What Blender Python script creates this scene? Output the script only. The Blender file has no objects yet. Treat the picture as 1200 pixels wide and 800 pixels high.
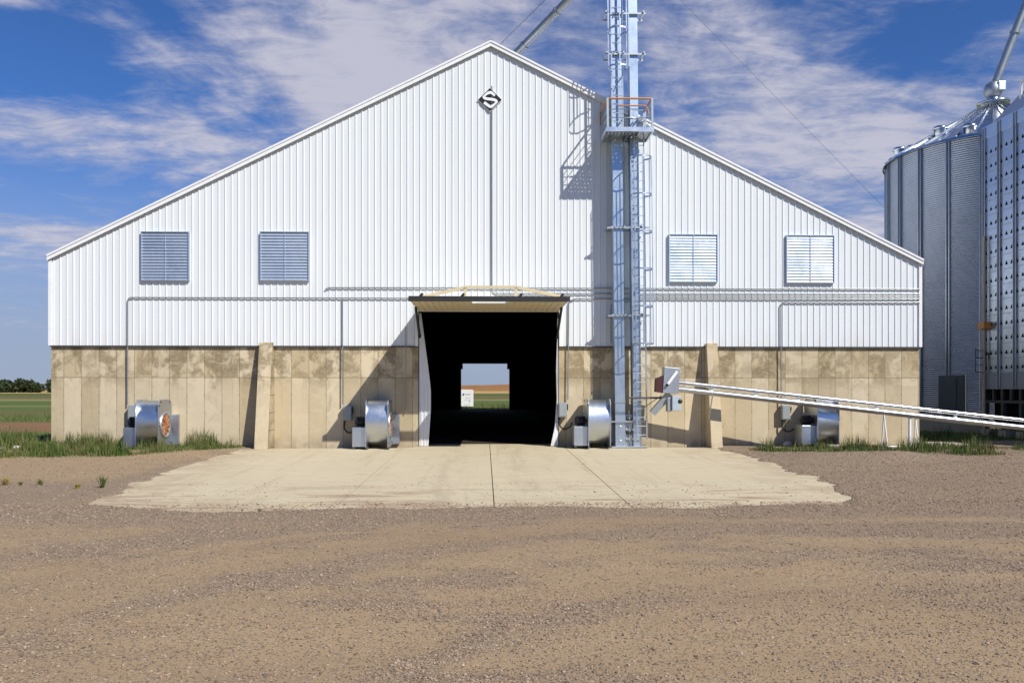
import bpy, math, random
import numpy as np
from mathutils import Vector, Matrix
random.seed(7); rng = np.random.default_rng(11)
R = math.radians
scn = bpy.context.scene
COL = scn.collection

# ------------------------------------------------------------------ camera model
F_PX, YAW, CAM_Y, CAM_Z, V_HOR = 968.0, R(1.893), -29.5, 2.04, 456.0
def P(u, v, y):
    """point at real depth y (metres behind the facade) seen at photo pixel u, v"""
    dy = y - CAM_Y
    dx = dy * math.tan(YAW + math.atan((u - 600.0) / F_PX))
    dep = dx * math.sin(YAW) + dy * math.cos(YAW)
    return Vector((dx, y, CAM_Z + (V_HOR - v) * dep / F_PX))
def PX(u, y): return P(u, V_HOR, y).x
def PZ(u, v, y): return P(u, v, y).z

# ------------------------------------------------------------------ node helper
class NT:
    def __init__(s, name, world=False):
        if world:
            s.id = bpy.data.worlds.new(name)
        else:
            s.id = bpy.data.materials.new(name)
        s.id.use_nodes = True
        s.t = s.id.node_tree; s.t.nodes.clear()
    def n(s, ty, **kw):
        nd = s.t.nodes.new(ty)
        for k, v in kw.items():
            if k.startswith('i_'):
                key = k[2:]
                key = int(key) if key.isdigit() else key.replace('_', ' ')
                s.put(nd.inputs[key], v)
            else:
                setattr(nd, k, v)
        return nd
    def put(s, sock, v):
        if hasattr(v, 'is_output') or isinstance(v, bpy.types.NodeSocket):
            s.t.links.new(v, sock)
        else:
            if sock.type == 'RGBA' and not hasattr(v, '__len__'):
                v = (v, v, v, 1)
            elif sock.type == 'RGBA' and len(v) == 3:
                v = (*v, 1)
            sock.default_value = v
    def obj(s): return s.n('ShaderNodeTexCoord').outputs['Object']
    def pos(s): return s.n('ShaderNodeNewGeometry').outputs['Position']
    def noise(s, scale, vec, detail=4, rough=.55, dist=0, out=0):
        return s.n('ShaderNodeTexNoise', i_Vector=vec, i_Scale=scale, i_Detail=detail, i_Roughness=rough, i_Distortion=dist).outputs[out]
    def voro(s, scale, vec, feature='F1', out='Distance', rnd=1.0):
        return s.n('ShaderNodeTexVoronoi', feature=feature, i_Vector=vec, i_Scale=scale, i_Randomness=rnd).outputs[out]
    def m(s, op, a, b=0, c=None, clamp=False):
        nd = s.n('ShaderNodeMath', operation=op, use_clamp=clamp)
        s.put(nd.inputs[0], a); s.put(nd.inputs[1], b)
        if c is not None: s.put(nd.inputs[2], c)
        return nd.outputs[0]
    def sm(s, v, a, b, lo=0, hi=1):
        nd = s.n('ShaderNodeMapRange', interpolation_type='SMOOTHSTEP')
        s.put(nd.inputs[0], v); s.put(nd.inputs[1], a); s.put(nd.inputs[2], b); s.put(nd.inputs[3], lo); s.put(nd.inputs[4], hi)
        return nd.outputs[0]
    def mix(s, f, a, b, mode='MIX'):
        nd = s.n('ShaderNodeMix', data_type='RGBA', blend_type=mode)
        s.put(nd.inputs[0], f); s.put(nd.inputs[6], a); s.put(nd.inputs[7], b)
        return nd.outputs[2]
    def sc(s, vec, x, y, z):
        nd = s.n('ShaderNodeVectorMath', operation='MULTIPLY'); s.put(nd.inputs[0], vec); nd.inputs[1].default_value = (x, y, z)
        return nd.outputs[0]
    def xyz(s, vec):
        return s.n('ShaderNodeSeparateXYZ', i_0=vec).outputs
    def comb(s, x, y, z):
        nd = s.n('ShaderNodeCombineXYZ'); s.put(nd.inputs[0], x); s.put(nd.inputs[1], y); s.put(nd.inputs[2], z)
        return nd.outputs[0]
    def bump(s, h, strength=.3, dist=.02, normal=None):
        nd = s.n('ShaderNodeBump', i_Strength=strength, i_Distance=dist, i_Height=h)
        if normal is not None: s.put(nd.inputs['Normal'], normal)
        return nd.outputs[0]
    def out(s, color, rough=.6, metal=0, normal=None, spec=None, **kw):
        b = s.n('ShaderNodeBsdfPrincipled')
        s.put(b.inputs['Base Color'], color); s.put(b.inputs['Roughness'], rough); s.put(b.inputs['Metallic'], metal)
        if normal is not None: s.put(b.inputs['Normal'], normal)
        if spec is not None: s.put(b.inputs['Specular IOR Level'], spec)
        for k, v in kw.items(): s.put(b.inputs[k.replace('_', ' ')], v)
        o = s.n('ShaderNodeOutputMaterial'); s.t.links.new(b.outputs[0], o.inputs[0])
        return s.id

M = {}
def simple(name, col, rough=.6, metal=0, var=.12, scale=6, spec=None, bump=0):
    t = NT(name); o = t.pos()
    nz = t.noise(scale, o, 5)
    c = t.mix(nz, tuple(max(0, k * (1 - var)) for k in col), tuple(min(1, k * (1 + var)) for k in col))
    r = t.sm(t.noise(scale * 2.3, o, 4), .3, .7, max(.05, rough - .08), min(1, rough + .08))
    nrm = t.bump(t.noise(scale * 4, o, 4), bump, .01) if bump else None
    M[name] = t.out(c, r, metal, nrm, spec)
    return M[name]

# white painted steel siding
def m_siding():
    t = NT('white_siding'); p = t.pos()
    st = t.noise(1.0, t.sc(p, 2.2, 2.2, .25), 5, .6)
    big = t.noise(.22, p, 3)
    c = t.mix(st, (.68, .715, .73), (.75, .782, .795))
    c = t.mix(t.m('MULTIPLY', t.sm(big, .5, .8), .25), c, (.66, .68, .68))
    sx = t.noise(1.0, t.sc(p, 5, 5, .12), 5, .65)
    c = t.mix(t.m('MULTIPLY', t.sm(sx, .55, .75), .16), c, (.50, .52, .50))
    z = t.xyz(p)[2]
    dirt = t.m('MULTIPLY', t.sm(z, 4.4, 3.6), t.sm(st, .4, .75))
    c = t.mix(t.m('MULTIPLY', dirt, .35), c, (.5, .47, .4))
    M['siding'] = t.out(c, t.sm(st, .2, .8, .32, .48), 0, t.bump(t.noise(.9, p, 3), .12, .02))
m_siding()

def m_concrete():
    t = NT('formed_concrete'); p = t.pos(); x, y, z = t.xyz(p)
    cellx = t.m('FLOOR', t.m('DIVIDE', t.m('ADD', x, 30.02), .61))
    row = t.m('GREATER_THAN', z, 2.45)
    cell = t.n('ShaderNodeTexWhiteNoise', noise_dimensions='2D', i_Vector=t.comb(cellx, t.m('MULTIPLY', row, 7.3), 0)).outputs['Value']
    cell2 = t.n('ShaderNodeTexWhiteNoise', noise_dimensions='2D', i_Vector=t.comb(cellx, t.m('ADD', t.m('MULTIPLY', row, 7.3), 3.7), 0)).outputs['Value']
    c = t.mix(cell, (.50, .405, .25), (.66, .565, .395))
    off = t.comb(t.m('MULTIPLY', cell, 13.0), 0, t.m('MULTIPLY', cell2, 9.0))
    vadd = t.n('ShaderNodeVectorMath', operation='ADD'); t.put(vadd.inputs[0], p); t.put(vadd.inputs[1], off); vv = vadd.outputs[0]
    voff = t.n('ShaderNodeVectorMath', operation='ADD'); t.put(voff.inputs[0], p); t.put(voff.inputs[1], t.comb(0, 0, t.m('MULTIPLY', cell2, .35))); vb = voff.outputs[0]
    blot = t.noise(1.35, vb, 8, .66, .5)
    blot2 = t.noise(1.1, t.sc(vv, 1.8, 1, .8), 7, .66, .8)
    # damp brown staining, mostly in the upper lift of each pour
    up = t.sm(z, 1.9, 2.75)
    st = t.m('MULTIPLY', t.sm(blot, .42, .56), t.m('MULTIPLY_ADD', up, .66, .12))
    st = t.m('MULTIPLY', st, t.sm(cell2, .0, .6, .55, 1.0))
    st = t.m('MULTIPLY', st, t.sm(t.noise(9, p, 5, .7), .25, .6, .5, 1.0))
    c = t.mix(st, c, (.155, .115, .055))
    low = t.m('MULTIPLY', t.sm(blot2, .52, .7), t.m('MULTIPLY_ADD', t.sm(cell2, .3, .9), .5, .1))
    c = t.mix(low, c, (.3, .225, .125))
    pale = t.m('MULTIPLY', t.sm(t.noise(2.6, t.sc(vv, .8, 1, 2.6), 6, .6, .4), .56, .68), .45)
    c = t.mix(pale, c, (.6, .53, .42))
    grime = t.m('MULTIPLY', t.sm(z, .55, .0), t.sm(t.noise(3, p, 5), .3, .7))
    c = t.mix(t.m('MULTIPLY', grime, .5), c, (.22, .17, .11))
    streak = t.m('MULTIPLY', t.sm(t.noise(1, t.sc(p, 9, 9, .4), 5, .65), .54, .70), t.sm(z, .3, 3.4))
    c = t.mix(t.m('MULTIPLY', streak, .42), c, (.2, .155, .09))
    fr = t.m('FRACT', t.m('DIVIDE', t.m('ADD', x, 30.02), .61))
    dj = t.m('MULTIPLY', t.m('MINIMUM', fr, t.m('SUBTRACT', 1, fr)), .61)
    jx = t.sm(dj, .018, .006)
    jz = t.sm(t.m('ABSOLUTE', t.m('SUBTRACT', z, 2.45)), .022, .007)
    j = t.m('MAXIMUM', jx, jz)
    jn = t.m('MULTIPLY', j, t.sm(t.noise(1.4, vv, 3), .3, .6, .25, .8))
    c = t.mix(jn, c, (.2, .155, .095))
    hz_ = t.m('ABSOLUTE', t.m('SUBTRACT', t.m('FRACT', t.m('DIVIDE', t.m('ADD', z, .3), .61)), .5))
    tie = t.m('MULTIPLY', t.sm(t.m('SQRT', t.m('ADD', t.m('POWER', dj, 2), t.m('POWER', t.m('MULTIPLY', hz_, .61), 2))), .03, .015), .6)
    c = t.mix(tie, c, (.16, .125, .08))
    fine = t.noise(38, p, 5, .7)
    c = t.mix(t.m('MULTIPLY', t.sm(fine, .35, .7), .22), c, (.3, .24, .15))
    h = t.m('SUBTRACT', t.m('MULTIPLY', fine, .25), j)
    h = t.m('ADD', h, t.m('MULTIPLY', blot, .5))
    M['concrete'] = t.out(c, .85, 0, t.bump(h, .35, .012), .25)
m_concrete()

def m_apron():
    t = NT('apron_concrete'); p = t.pos(); x, y, z = t.xyz(p)
    n1 = t.noise(.5, p, 6, .6, .4); n2 = t.noise(3.1, t.sc(p, .6, 1.5, 1), 6, .65)
    c = t.mix(n1, (.48, .41, .275), (.58, .50, .345))
    c = t.mix(t.m('MULTIPLY', t.sm(n2, .45, .75), .35), c, (.36, .28, .19))
    band = t.sm(t.noise(.9, t.sc(p, .35, 1.5, 1), 5, .7, .5), .5, .62)
    front = t.sm(y, -9.0, -13.3)
    c = t.mix(t.m('MULTIPLY', t.m('MULTIPLY', band, front), .85), c, (.30, .195, .135))
    streak = t.m('MULTIPLY', t.sm(t.noise(1.0, t.sc(p, 3.2, .16, 1), 5, .6), .52, .72), .28)
    c = t.mix(streak, c, (.33, .26, .17))
    tyre = t.m('MULTIPLY', t.m('ADD', t.sm(t.m('ABSOLUTE', t.m('SUBTRACT', x, .95)), .55, .1), t.sm(t.m('ABSOLUTE', t.m('ADD', x, .9)), .55, .1)), t.sm(t.noise(1.2, t.sc(p, 2, .3, 1), 5, .65), .4, .7))
    c = t.mix(t.m('MULTIPLY', tyre, .28), c, (.25, .19, .125))
    edge = t.m('MAXIMUM', t.m('MAXIMUM', t.sm(x, 5.6, 8.4), t.sm(x, -6.0, -8.3)), t.sm(y, -12.2, -13.8))
    dust = t.m('MULTIPLY', edge, t.sm(t.noise(1.1, p, 6, .68, .4), .36, .62))
    c = t.mix(t.m('MULTIPLY', dust, .6), c, (.34, .25, .165))
    crk = t.sm(t.n('ShaderNodeTexVoronoi', feature='DISTANCE_TO_EDGE', i_Vector=t.n('ShaderNodeVectorMath', operation='ADD', i_0=p, i_1=t.sc(t.noise(.9, p, 4, .6, 0, 1), 1.2, 1.2, 0)).outputs[0], i_Scale=.16).outputs['Distance'], .0045, .0012)
    c = t.mix(t.m('MULTIPLY', crk, .28), c, (.20, .155, .105))
    spot = t.sm(t.noise(1.8, p, 3, .5, 1.2), .66, .74)
    c = t.mix(t.m('MULTIPLY', spot, .3), c, (.2, .15, .1))
    grit = t.noise(60, p, 4, .7)
    c = t.mix(t.m('MULTIPLY', t.sm(grit, .5, .75), .3), c, (.28, .22, .16))
    M['apron'] = t.out(c, .88, 0, t.bump(t.m('ADD', grit, n2), .25, .008), .2)
m_apron()

def m_gravel():
    t = NT('gravel'); p = t.pos(); x, y, z = t.xyz(p)
    n_big = t.noise(.16, t.sc(p, .55, 1.25, 1), 5, .6, .7)
    n_mid = t.noise(.8, t.sc(p, .6, 1.5, 1), 6, .65, .5)
    # compact dust (tan) against loose purple-grey gravel rows
    la = t.n('ShaderNodeAttribute', attribute_name='loose').outputs['Fac']
    f = t.m('ADD', la, t.m('MULTIPLY', t.m('SUBTRACT', n_mid, .5), .7), clamp=True)
    dust = t.mix(n_mid, (.345, .242, .137), (.475, .342, .196))
    dust = t.mix(t.m('MULTIPLY', t.sm(n_big, .45, .7), .4), dust, (.27, .18, .105))
    vcol = t.voro(52, p, out='Color'); vr = t.xyz(vcol)
    ston = t.mix(vr[0], (.165, .122, .085), (.42, .32, .22))
    ston = t.mix(t.m('MULTIPLY', t.m('GREATER_THAN', vr[1], .82), .8), ston, (.50, .43, .34))
    ston = t.mix(t.m('MULTIPLY', t.m('LESS_THAN', vr[1], .16), .8), ston, (.085, .065, .05))
    vcol2 = t.voro(120, p, out='Color'); vr2 = t.xyz(vcol2)
    ston2 = t.mix(vr2[0], (.17, .125, .085), (.41, .305, .21))
    ston = t.mix(t.m('GREATER_THAN', t.noise(14, p, 3), .5), ston, ston2)
    # stones peep out of the dust too
    peep = t.m('GREATER_THAN', vr[2], t.sm(f, 0, .75, .74, .17))
    c = t.mix(peep, t.mix(f, dust, (.33, .24, .15)), ston)
    fine = t.noise(150, p, 3, .7)
    c = t.mix(t.m('MULTIPLY', t.sm(fine, .4, .7), .3), c, (.20, .14, .10))
    d1 = t.voro(52, p, 'F1'); d2 = t.voro(120, p, 'F1')
    h = t.m('MULTIPLY', t.m('SUBTRACT', 1, d1), peep)
    h = t.m('ADD', h, t.m('MULTIPLY', d2, -.4))
    h = t.m('ADD', h, t.m('MULTIPLY', fine, .3))
    nm = t.bump(h, .8, .02)
    M['gravel'] = t.out(c, .92, 0, t.bump(n_mid, .4, .05, nm), .15)
m_gravel()

def m_stone():
    t = NT('loose_stones')
    g = t.n('ShaderNodeNewGeometry'); r = g.outputs['Random Per Island']
    rp = t.n('ShaderNodeValToRGB', i_0=r); e = rp.color_ramp.elements
    e[0].position = 0; e[0].color = (.07, .055, .05, 1); e[1].position = 1; e[1].color = (.50, .41, .31, 1)
    for q, cc in ((.2, (.19, .135, .09)), (.45, (.32, .23, .15)), (.7, (.40, .295, .20)), (.88, (.30, .21, .16))):
        el = e.new(q); el.color = (*cc, 1)
    n = t.noise(70, g.outputs['Position'], 4)
    c = t.mix(t.m('MULTIPLY', n, .5), rp.outputs[0], (.27, .2, .15))
    M['stone'] = t.out(c, .88, 0, None, .2)
m_stone()

def m_ground():
    t = NT('prairie'); p = t.pos(); x, y, z = t.xyz(p)
    w = t.m('MULTIPLY', t.m('SUBTRACT', t.noise(.02, p, 4), .5), 30)
    yy = t.m('ADD', y, w)
    n1 = t.noise(.35, t.sc(p, .35, 1, 1), 6, .65); n2 = t.noise(2.5, p, 5, .7)
    grass = t.mix(n1, (.045, .085, .018), (.13, .16, .045))
    grass = t.mix(t.m('MULTIPLY', t.sm(n2, .5, .75), .4), grass, (.22, .19, .08))
    dirt = t.mix(n1, (.16, .085, .045), (.27, .16, .085))
    stub = t.mix(n1, (.36, .235, .085), (.46, .31, .12))
    near = t.m('MULTIPLY', t.sm(y, 10.5, 13), t.sm(y, 27, 22))
    near = t.m('MULTIPLY', near, t.sm(n1, .25, .45))
    c = t.mix(near, grass, dirt)
    for y0, y1, col, f in ((40, 52, (.17, .11, .05), .4), (66, 74, (.30, .25, .10), .45), (122, 150, (.33, .25, .11), .5), (160, 225, (.15, .11, .05), .8)):
        k = t.m('MULTIPLY', t.sm(yy, y0 - 3, y0 + 3), t.sm(yy, y1 + 4, y1 - 4))
        c = t.mix(t.m('MULTIPLY', k, f), c, col)
    dk = t.m('MULTIPLY', t.sm(y, 285, 300), t.sm(y, 372, 360))
    c = t.mix(dk, c, (.035, .075, .02))
    c = t.mix(t.sm(y, 366, 376), c, stub)
    M['ground'] = t.out(c, .95, 0, t.bump(n2, .5, .06), .1)
m_ground()

def m_galv(name, col=(.60, .65, .70), rough=.36, spangle=30):
    t = NT(name); p = t.pos()
    v = t.xyz(t.voro(spangle, p, out='Color'))
    n = t.noise(1.3, p, 5, .6)
    c = t.mix(v[0], tuple(k * .95 for k in col), tuple(min(1, k * 1.04) for k in col))
    c = t.mix(t.m('MULTIPLY', t.sm(n, .5, .75), .3), c, tuple(k * .7 for k in col))
    r = t.m('ADD', t.m('MULTIPLY', v[1], .05), t.sm(n, .3, .7, rough - .05, rough + .06))
    M[name] = t.out(c, r, 1.0, t.bump(t.noise(2.2, p, 3), .08, .02))
m_galv('galv'); m_galv('leg_galv', (.50, .59, .69), .40, 40); m_galv('bin_galv', (.43, .46, .50), .36, 14); m_galv('dull_galv', (.45, .48, .51), .48, 24)
m_galv('tube_alu', (.52, .535, .55), .30, 9); m_galv('louver_metal', (.46, .53, .63), .62, 18)
m_galv('roof_galv', (.60, .64, .68), .20, 1.2)
m_galv('dryer_galv', (.50, .56, .63), .34, 12)

simple('white_trim', (.80, .81, .81), .4); simple('grey_paint', (.30, .33, .34), .5, scale=9); simple('conduit', (.36, .38, .38), .42, .7, .1)
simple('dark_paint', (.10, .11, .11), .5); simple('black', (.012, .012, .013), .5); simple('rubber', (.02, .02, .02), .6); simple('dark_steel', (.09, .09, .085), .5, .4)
simple('cream', (.62, .53, .34), .55, scale=3); simple('orange', (.55, .235, .05), .5, scale=10); simple('dark_red', (.06, .014, .011), .6)
simple('rust', (.42, .19, .09), .7, .2, .5, 9, bump=.3); simple('sign_black', (.012, .013, .016), .4); simple('sign_white', (.82, .82, .82), .45)
simple('inside_timber', (.028, .024, .02), .9, 0, .3, 2, .1); simple('inside_floor', (.05, .043, .036), .95, 0, .3, 1, .05)  # indoor shade is put into these near-black base colours
simple('footing', (.42, .37, .29), .9, bump=.3); simple('wire', (.22, .22, .23), .5, .5); simple('blue_ink', (.02, .05, .25), .5)
simple('grey_ink', (.42, .46, .55), .5); simple('trailer_white', (.80, .79, .78), .4); simple('hill_soil', (.29, .145, .055), .95, 0, .35, .03, .1)
simple('pale_rock', (.46, .42, .36), .85, 0, .25, 8, bump=.4); simple('light_blue', (.40, .47, .52), .45); simple('box_grey', (.30, .33, .335), .45)
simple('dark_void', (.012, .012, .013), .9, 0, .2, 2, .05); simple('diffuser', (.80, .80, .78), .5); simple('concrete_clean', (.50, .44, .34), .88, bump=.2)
simple('tan_pole', (.48, .36, .22), .55)

def m_curtain():
    t = NT('curtain_fabric'); p = t.pos()
    c = t.mix(t.noise(3, p, 5), (.66, .68, .70), (.78, .79, .80))
    c = t.mix(t.m('MULTIPLY', t.sm(t.xyz(p)[2], .6, .0), .4), c, (.5, .44, .36))
    M['curtain'] = t.out(c, .6, 0, t.bump(t.noise(7, t.sc(p, 1, 1, .2), 4), .4, .03))
m_curtain()
def m_leaf():
    t = NT('leaf_panel'); p = t.pos()
    c = t.mix(t.noise(2, p, 5), (.58, .50, .34), (.68, .60, .43))
    M['leaf_panel'] = t.out(c, .55)
m_leaf()
def m_glass():
    t = NT('window_glass'); p = t.pos()
    g = t.n('ShaderNodeBsdfTransparent', i_Color=(.92, .94, .93)); gl = t.n('ShaderNodeBsdfGlossy', i_Roughness=.03)
    fr = t.n('ShaderNodeValue'); fr.outputs[0].default_value = .06
    mx = t.n('ShaderNodeMixShader'); t.put(mx.inputs[0], fr.outputs[0]); t.put(mx.inputs[1], g.outputs[0]); t.put(mx.inputs[2], gl.outputs[0])
    o = t.n('ShaderNodeOutputMaterial'); t.t.links.new(mx.outputs[0], o.inputs[0]); M['glass'] = t.id
m_glass()
def m_foliage(name, a, b, c3):
    t = NT(name); g = t.n('ShaderNodeNewGeometry'); r = g.outputs['Random Per Island']
    c = t.mix(r, a, b); c = t.mix(t.m('GREATER_THAN', r, .80), c, c3)
    c = t.mix(t.m('MULTIPLY', t.sm(t.noise(.9, g.outputs['Position'], 4), .45, .65), .5), c, c3)
    M[name] = t.out(c, .7, 0, None, .25)
m_foliage('grass_blade', (.040, .082, .014), (.10, .145, .03), (.20, .18, .07))
m_foliage('tree_leaf', (.022, .04, .014), (.045, .065, .022), (.06, .075, .03))
m_foliage('dry_weed', (.20, .20, .04), (.34, .26, .06), (.40, .28, .10))

# ------------------------------------------------------------------ mesh builder
def wloc(o):
    v = Vector((0, 0, 0))
    while o is not None: v += o.location; o = o.parent
    return v
class MB:
    def __init__(s): s.v = []; s.f = []; s.sm = []
    def add(s, vs, fs, smooth=False):
        b = len(s.v); s.v += [tuple(q) for q in vs]
        s.f += [tuple(b + i for i in f) for f in fs]; s.sm += [smooth] * len(fs)
        return s
    def box(s, x0, x1, y0, y1, z0, z1, bev=0):
        if x0 > x1: x0, x1 = x1, x0
        if y0 > y1: y0, y1 = y1, y0
        if z0 > z1: z0, z1 = z1, z0
        c = [(x, y, z) for z in (z0, z1) for y in (y0, y1) for x in (x0, x1)]
        return s.add(c, [(0, 2, 3, 1), (4, 5, 7, 6), (0, 1, 5, 4), (2, 6, 7, 3), (0, 4, 6, 2), (1, 3, 7, 5)])
    def obox(s, p0, p1, w, h, up=(0, 0, 1)):
        """bar of section w x h from p0 to p1"""
        p0, p1 = Vector(p0), Vector(p1); d = (p1 - p0).normalized(); up = Vector(up)
        if abs(d.dot(up)) > .98: up = Vector((0, 1, 0))
        a = d.cross(up).normalized(); b = a.cross(d).normalized()
        c = [p + a * (i * w / 2) + b * (j * h / 2) for p in (p0, p1) for j in (-1, 1) for i in (-1, 1)]
        return s.add(c, [(0, 2, 3, 1), (4, 5, 7, 6), (0, 1, 5, 4), (2, 6, 7, 3), (0, 4, 6, 2), (1, 3, 7, 5)])
    def tube(s, path, r, seg=10, caps=True):
        pts = [Vector(p) for p in path]; n = len(pts); rings = []
        rr = r if hasattr(r, '__len__') else [r] * n
        prev = None
        for i, p in enumerate(pts):
            d = (pts[min(i + 1, n - 1)] - pts[max(i - 1, 0)]).normalized()
            if prev is None:
                a = d.cross(Vector((0, 0, 1)) if abs(d.z) < .95 else Vector((0, 1, 0))).normalized()
            else:
                a = (prev - d * prev.dot(d)).normalized()
            prev = a; b = d.cross(a)
            rings.append([p + (a * math.cos(t) + b * math.sin(t)) * rr[i] for t in [2 * math.pi * k / seg for k in range(seg)]])
        vs = [q for rg in rings for q in rg]
        fs = [(i * seg + k, i * seg + (k + 1) % seg, (i + 1) * seg + (k + 1) % seg, (i + 1) * seg + k) for i in range(n - 1) for k in range(seg)]
        s.add(vs, fs, True)
        if caps:
            s.add(rings[0], [tuple(range(seg))[::-1]]); s.add(rings[-1], [tuple(range(seg))])
        return s
    def lathe(s, prof, c, seg=32, axis='z', a0=0, a1=2 * math.pi, smooth=True):
        """prof = [(r, h)]"""
        full = abs(a1 - a0 - 2 * math.pi) < 1e-6; m = seg if full else seg + 1
        vs = []
        for r, h in prof:
            for k in range(m):
                t = a0 + (a1 - a0) * k / seg; q = (r * math.cos(t), r * math.sin(t), h)
                if axis == 'x': q = (q[2], q[0], q[1])
                if axis == 'y': q = (q[0], q[2], q[1])
                vs.append((c[0] + q[0], c[1] + q[1], c[2] + q[2]))
        fs = []
        for i in range(len(prof) - 1):
            for k in range(m if full else m - 1):
                fs.append((i * m + k, i * m + (k + 1) % m, (i + 1) * m + (k + 1) % m, (i + 1) * m + k))
        return s.add(vs, fs, smooth)
    def prism(s, poly, d0, d1, axis='y'):
        """poly in the plane across axis, extruded d0..d1"""
        n = len(poly)
        def q(a, b, d): return {'y': (a, d, b), 'x': (d, a, b), 'z': (a, b, d)}[axis]
        vs = [q(a, b, d0) for a, b in poly] + [q(a, b, d1) for a, b in poly]
        fs = [tuple(range(n)), tuple(range(n, 2 * n))[::-1]] + [(i, n + i, n + (i + 1) % n, (i + 1) % n) for i in range(n)]
        return s.add(vs, fs)
    def sphere(s, c, r, seg=16, ring=10, sz=1):
        prof = [(r * math.sin(math.pi * i / ring), -r * sz * math.cos(math.pi * i / ring)) for i in range(ring + 1)]
        prof[0] = (1e-4, prof[0][1]); prof[-1] = (1e-4, prof[-1][1])
        return s.lathe(prof, c, seg)
    def build(s, name, mat, parent=None, origin=None, bevel=0):
        base = wloc(parent) if parent is not None else (Vector(origin) if origin is not None else Vector((0, 0, 0)))
        me = bpy.data.meshes.new(name)
        me.from_pydata([(v[0] - base.x, v[1] - base.y, v[2] - base.z) for v in s.v], [], s.f)
        me.polygons.foreach_set('use_smooth', s.sm)
        import bmesh
        bm = bmesh.new(); bm.from_mesh(me)
        bmesh.ops.recalc_face_normals(bm, faces=bm.faces)
        bm.to_mesh(me); bm.free(); me.update()
        o = bpy.data.objects.new(name, me); COL.objects.link(o)
        if mat is not None: me.materials.append(M[mat])
        if parent is not None: o.parent = parent
        else: o.location = base
        if bevel:
            b = o.modifiers.new('bevel', 'BEVEL'); b.width = bevel; b.segments = 2; b.limit_method = 'ANGLE'
        return o
def tag(o, label=None, cat=None, group=None, kind=None):
    if label: o['label'] = label
    if cat: o['category'] = cat
    if group: o['group'] = group
    if kind: o['kind'] = kind
    return o
def empty(name, loc, label, cat, group=None):
    o = bpy.data.objects.new(name, None); COL.objects.link(o); o.location = loc
    o.empty_display_size = .3
    return tag(o, label, cat, group)
def copy_tree(o, parent=None):
    c = o.copy(); COL.objects.link(c); c.parent = parent
    for ch in list(o.children): copy_tree(ch, c)
    return c
def bend(pts, r=.12, n=5):
    """round the corners of a polyline"""
    pts = [Vector(p) for p in pts]; out = [pts[0]]
    for a, b, c in zip(pts, pts[1:], pts[2:]):
        d0 = (a - b); d1 = (c - b); rr = min(r, d0.length * .45, d1.length * .45)
        p0 = b + d0.normalized() * rr; p1 = b + d1.normalized() * rr
        for k in range(n + 1):
            t = k / n; out.append(p0 * (1 - t) ** 2 + b * 2 * t * (1 - t) + p1 * t * t)
    return out + [pts[-1]]
def np_mesh(name, V, Fq, mat, nper, smooth=False):
    """fast mesh from numpy arrays; Fq (m, nper)"""
    me = bpy.data.meshes.new(name)
    me.vertices.add(len(V)); me.vertices.foreach_set('co', np.asarray(V, np.float32).ravel())
    m = len(Fq)
    me.loops.add(m * nper); me.loops.foreach_set('vertex_index', np.asarray(Fq, np.int32).ravel())
    me.polygons.add(m); me.polygons.foreach_set('loop_start', np.arange(0, m * nper, nper, dtype=np.int32))
    me.polygons.foreach_set('loop_total', np.full(m, nper, np.int32))
    me.polygons.foreach_set('use_smooth', np.full(m, smooth, bool))
    me.update(calc_edges=True); me.validate()
    o = bpy.data.objects.new(name, me); COL.objects.link(o); me.materials.append(M[mat])
    return o

# value noise for terrain
_tab = rng.random((256, 256))
def vnoise(x, y):
    xi = np.floor(x).astype(int); yi = np.floor(y).astype(int); fx = x - xi; fy = y - yi
    fx = fx * fx * (3 - 2 * fx); fy = fy * fy * (3 - 2 * fy)
    g = lambda a, b: _tab[a % 256, b % 256]
    return (g(xi, yi) * (1 - fx) + g(xi + 1, yi) * fx) * (1 - fy) + (g(xi, yi + 1) * (1 - fx) + g(xi + 1, yi + 1) * fx) * fy
def fbm(x, y, o=4):
    s = 0; a = .5
    for i in range(o): s = s + a * vnoise(x * 2 ** i + 17 * i, y * 2 ** i + 31 * i); a *= .5
    return s
def sstep(v, a, b):
    t = np.clip((v - a) / (b - a), 0, 1); return t * t * (3 - 2 * t)

# ------------------------------------------------------------------ ground
AX0, AX1, AY0 = -8.35, 8.45, -13.9
SLOPE = .0150
def padz(y): return np.clip(y, -14, 0) * SLOPE
def loose_f(x, y):
    r = np.hypot(x - 5.0, y + 27.0); th = np.arctan2(x - 5.0, y + 27.0)
    band = fbm(th * 1.6 + 5, r * 1.15 + 3, 5)
    band2 = fbm(x * .35 + 50, y * .9 + 20, 4)
    right = sstep(x + 4 * (fbm(x * .35, y * .5, 4) - .47), 3.9, 5.6)
    front = sstep(y + 1.2 * (band2 - .47), -16.3, -15.3)
    v = sstep(band, .42, .68) * .40 + sstep(band2 + .7 * (fbm(x * 1.1, y * 2.2, 4) - .47), .40, .68) * .45
    v = np.maximum(v * .95, np.maximum(right * (.15 + 1.0 * sstep(band2, .3, .65)), front * (.4 + .6 * band2)))
    tanleft = sstep(-x, 8.2, 9.2) * sstep(y, -11.0, -8.8) + sstep(-x, 5, 9) * sstep(-y, 15.6, 17.5) * .35
    return np.clip(v * (1 - .85 * np.clip(tanleft, 0, 1)), 0, 1)
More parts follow.
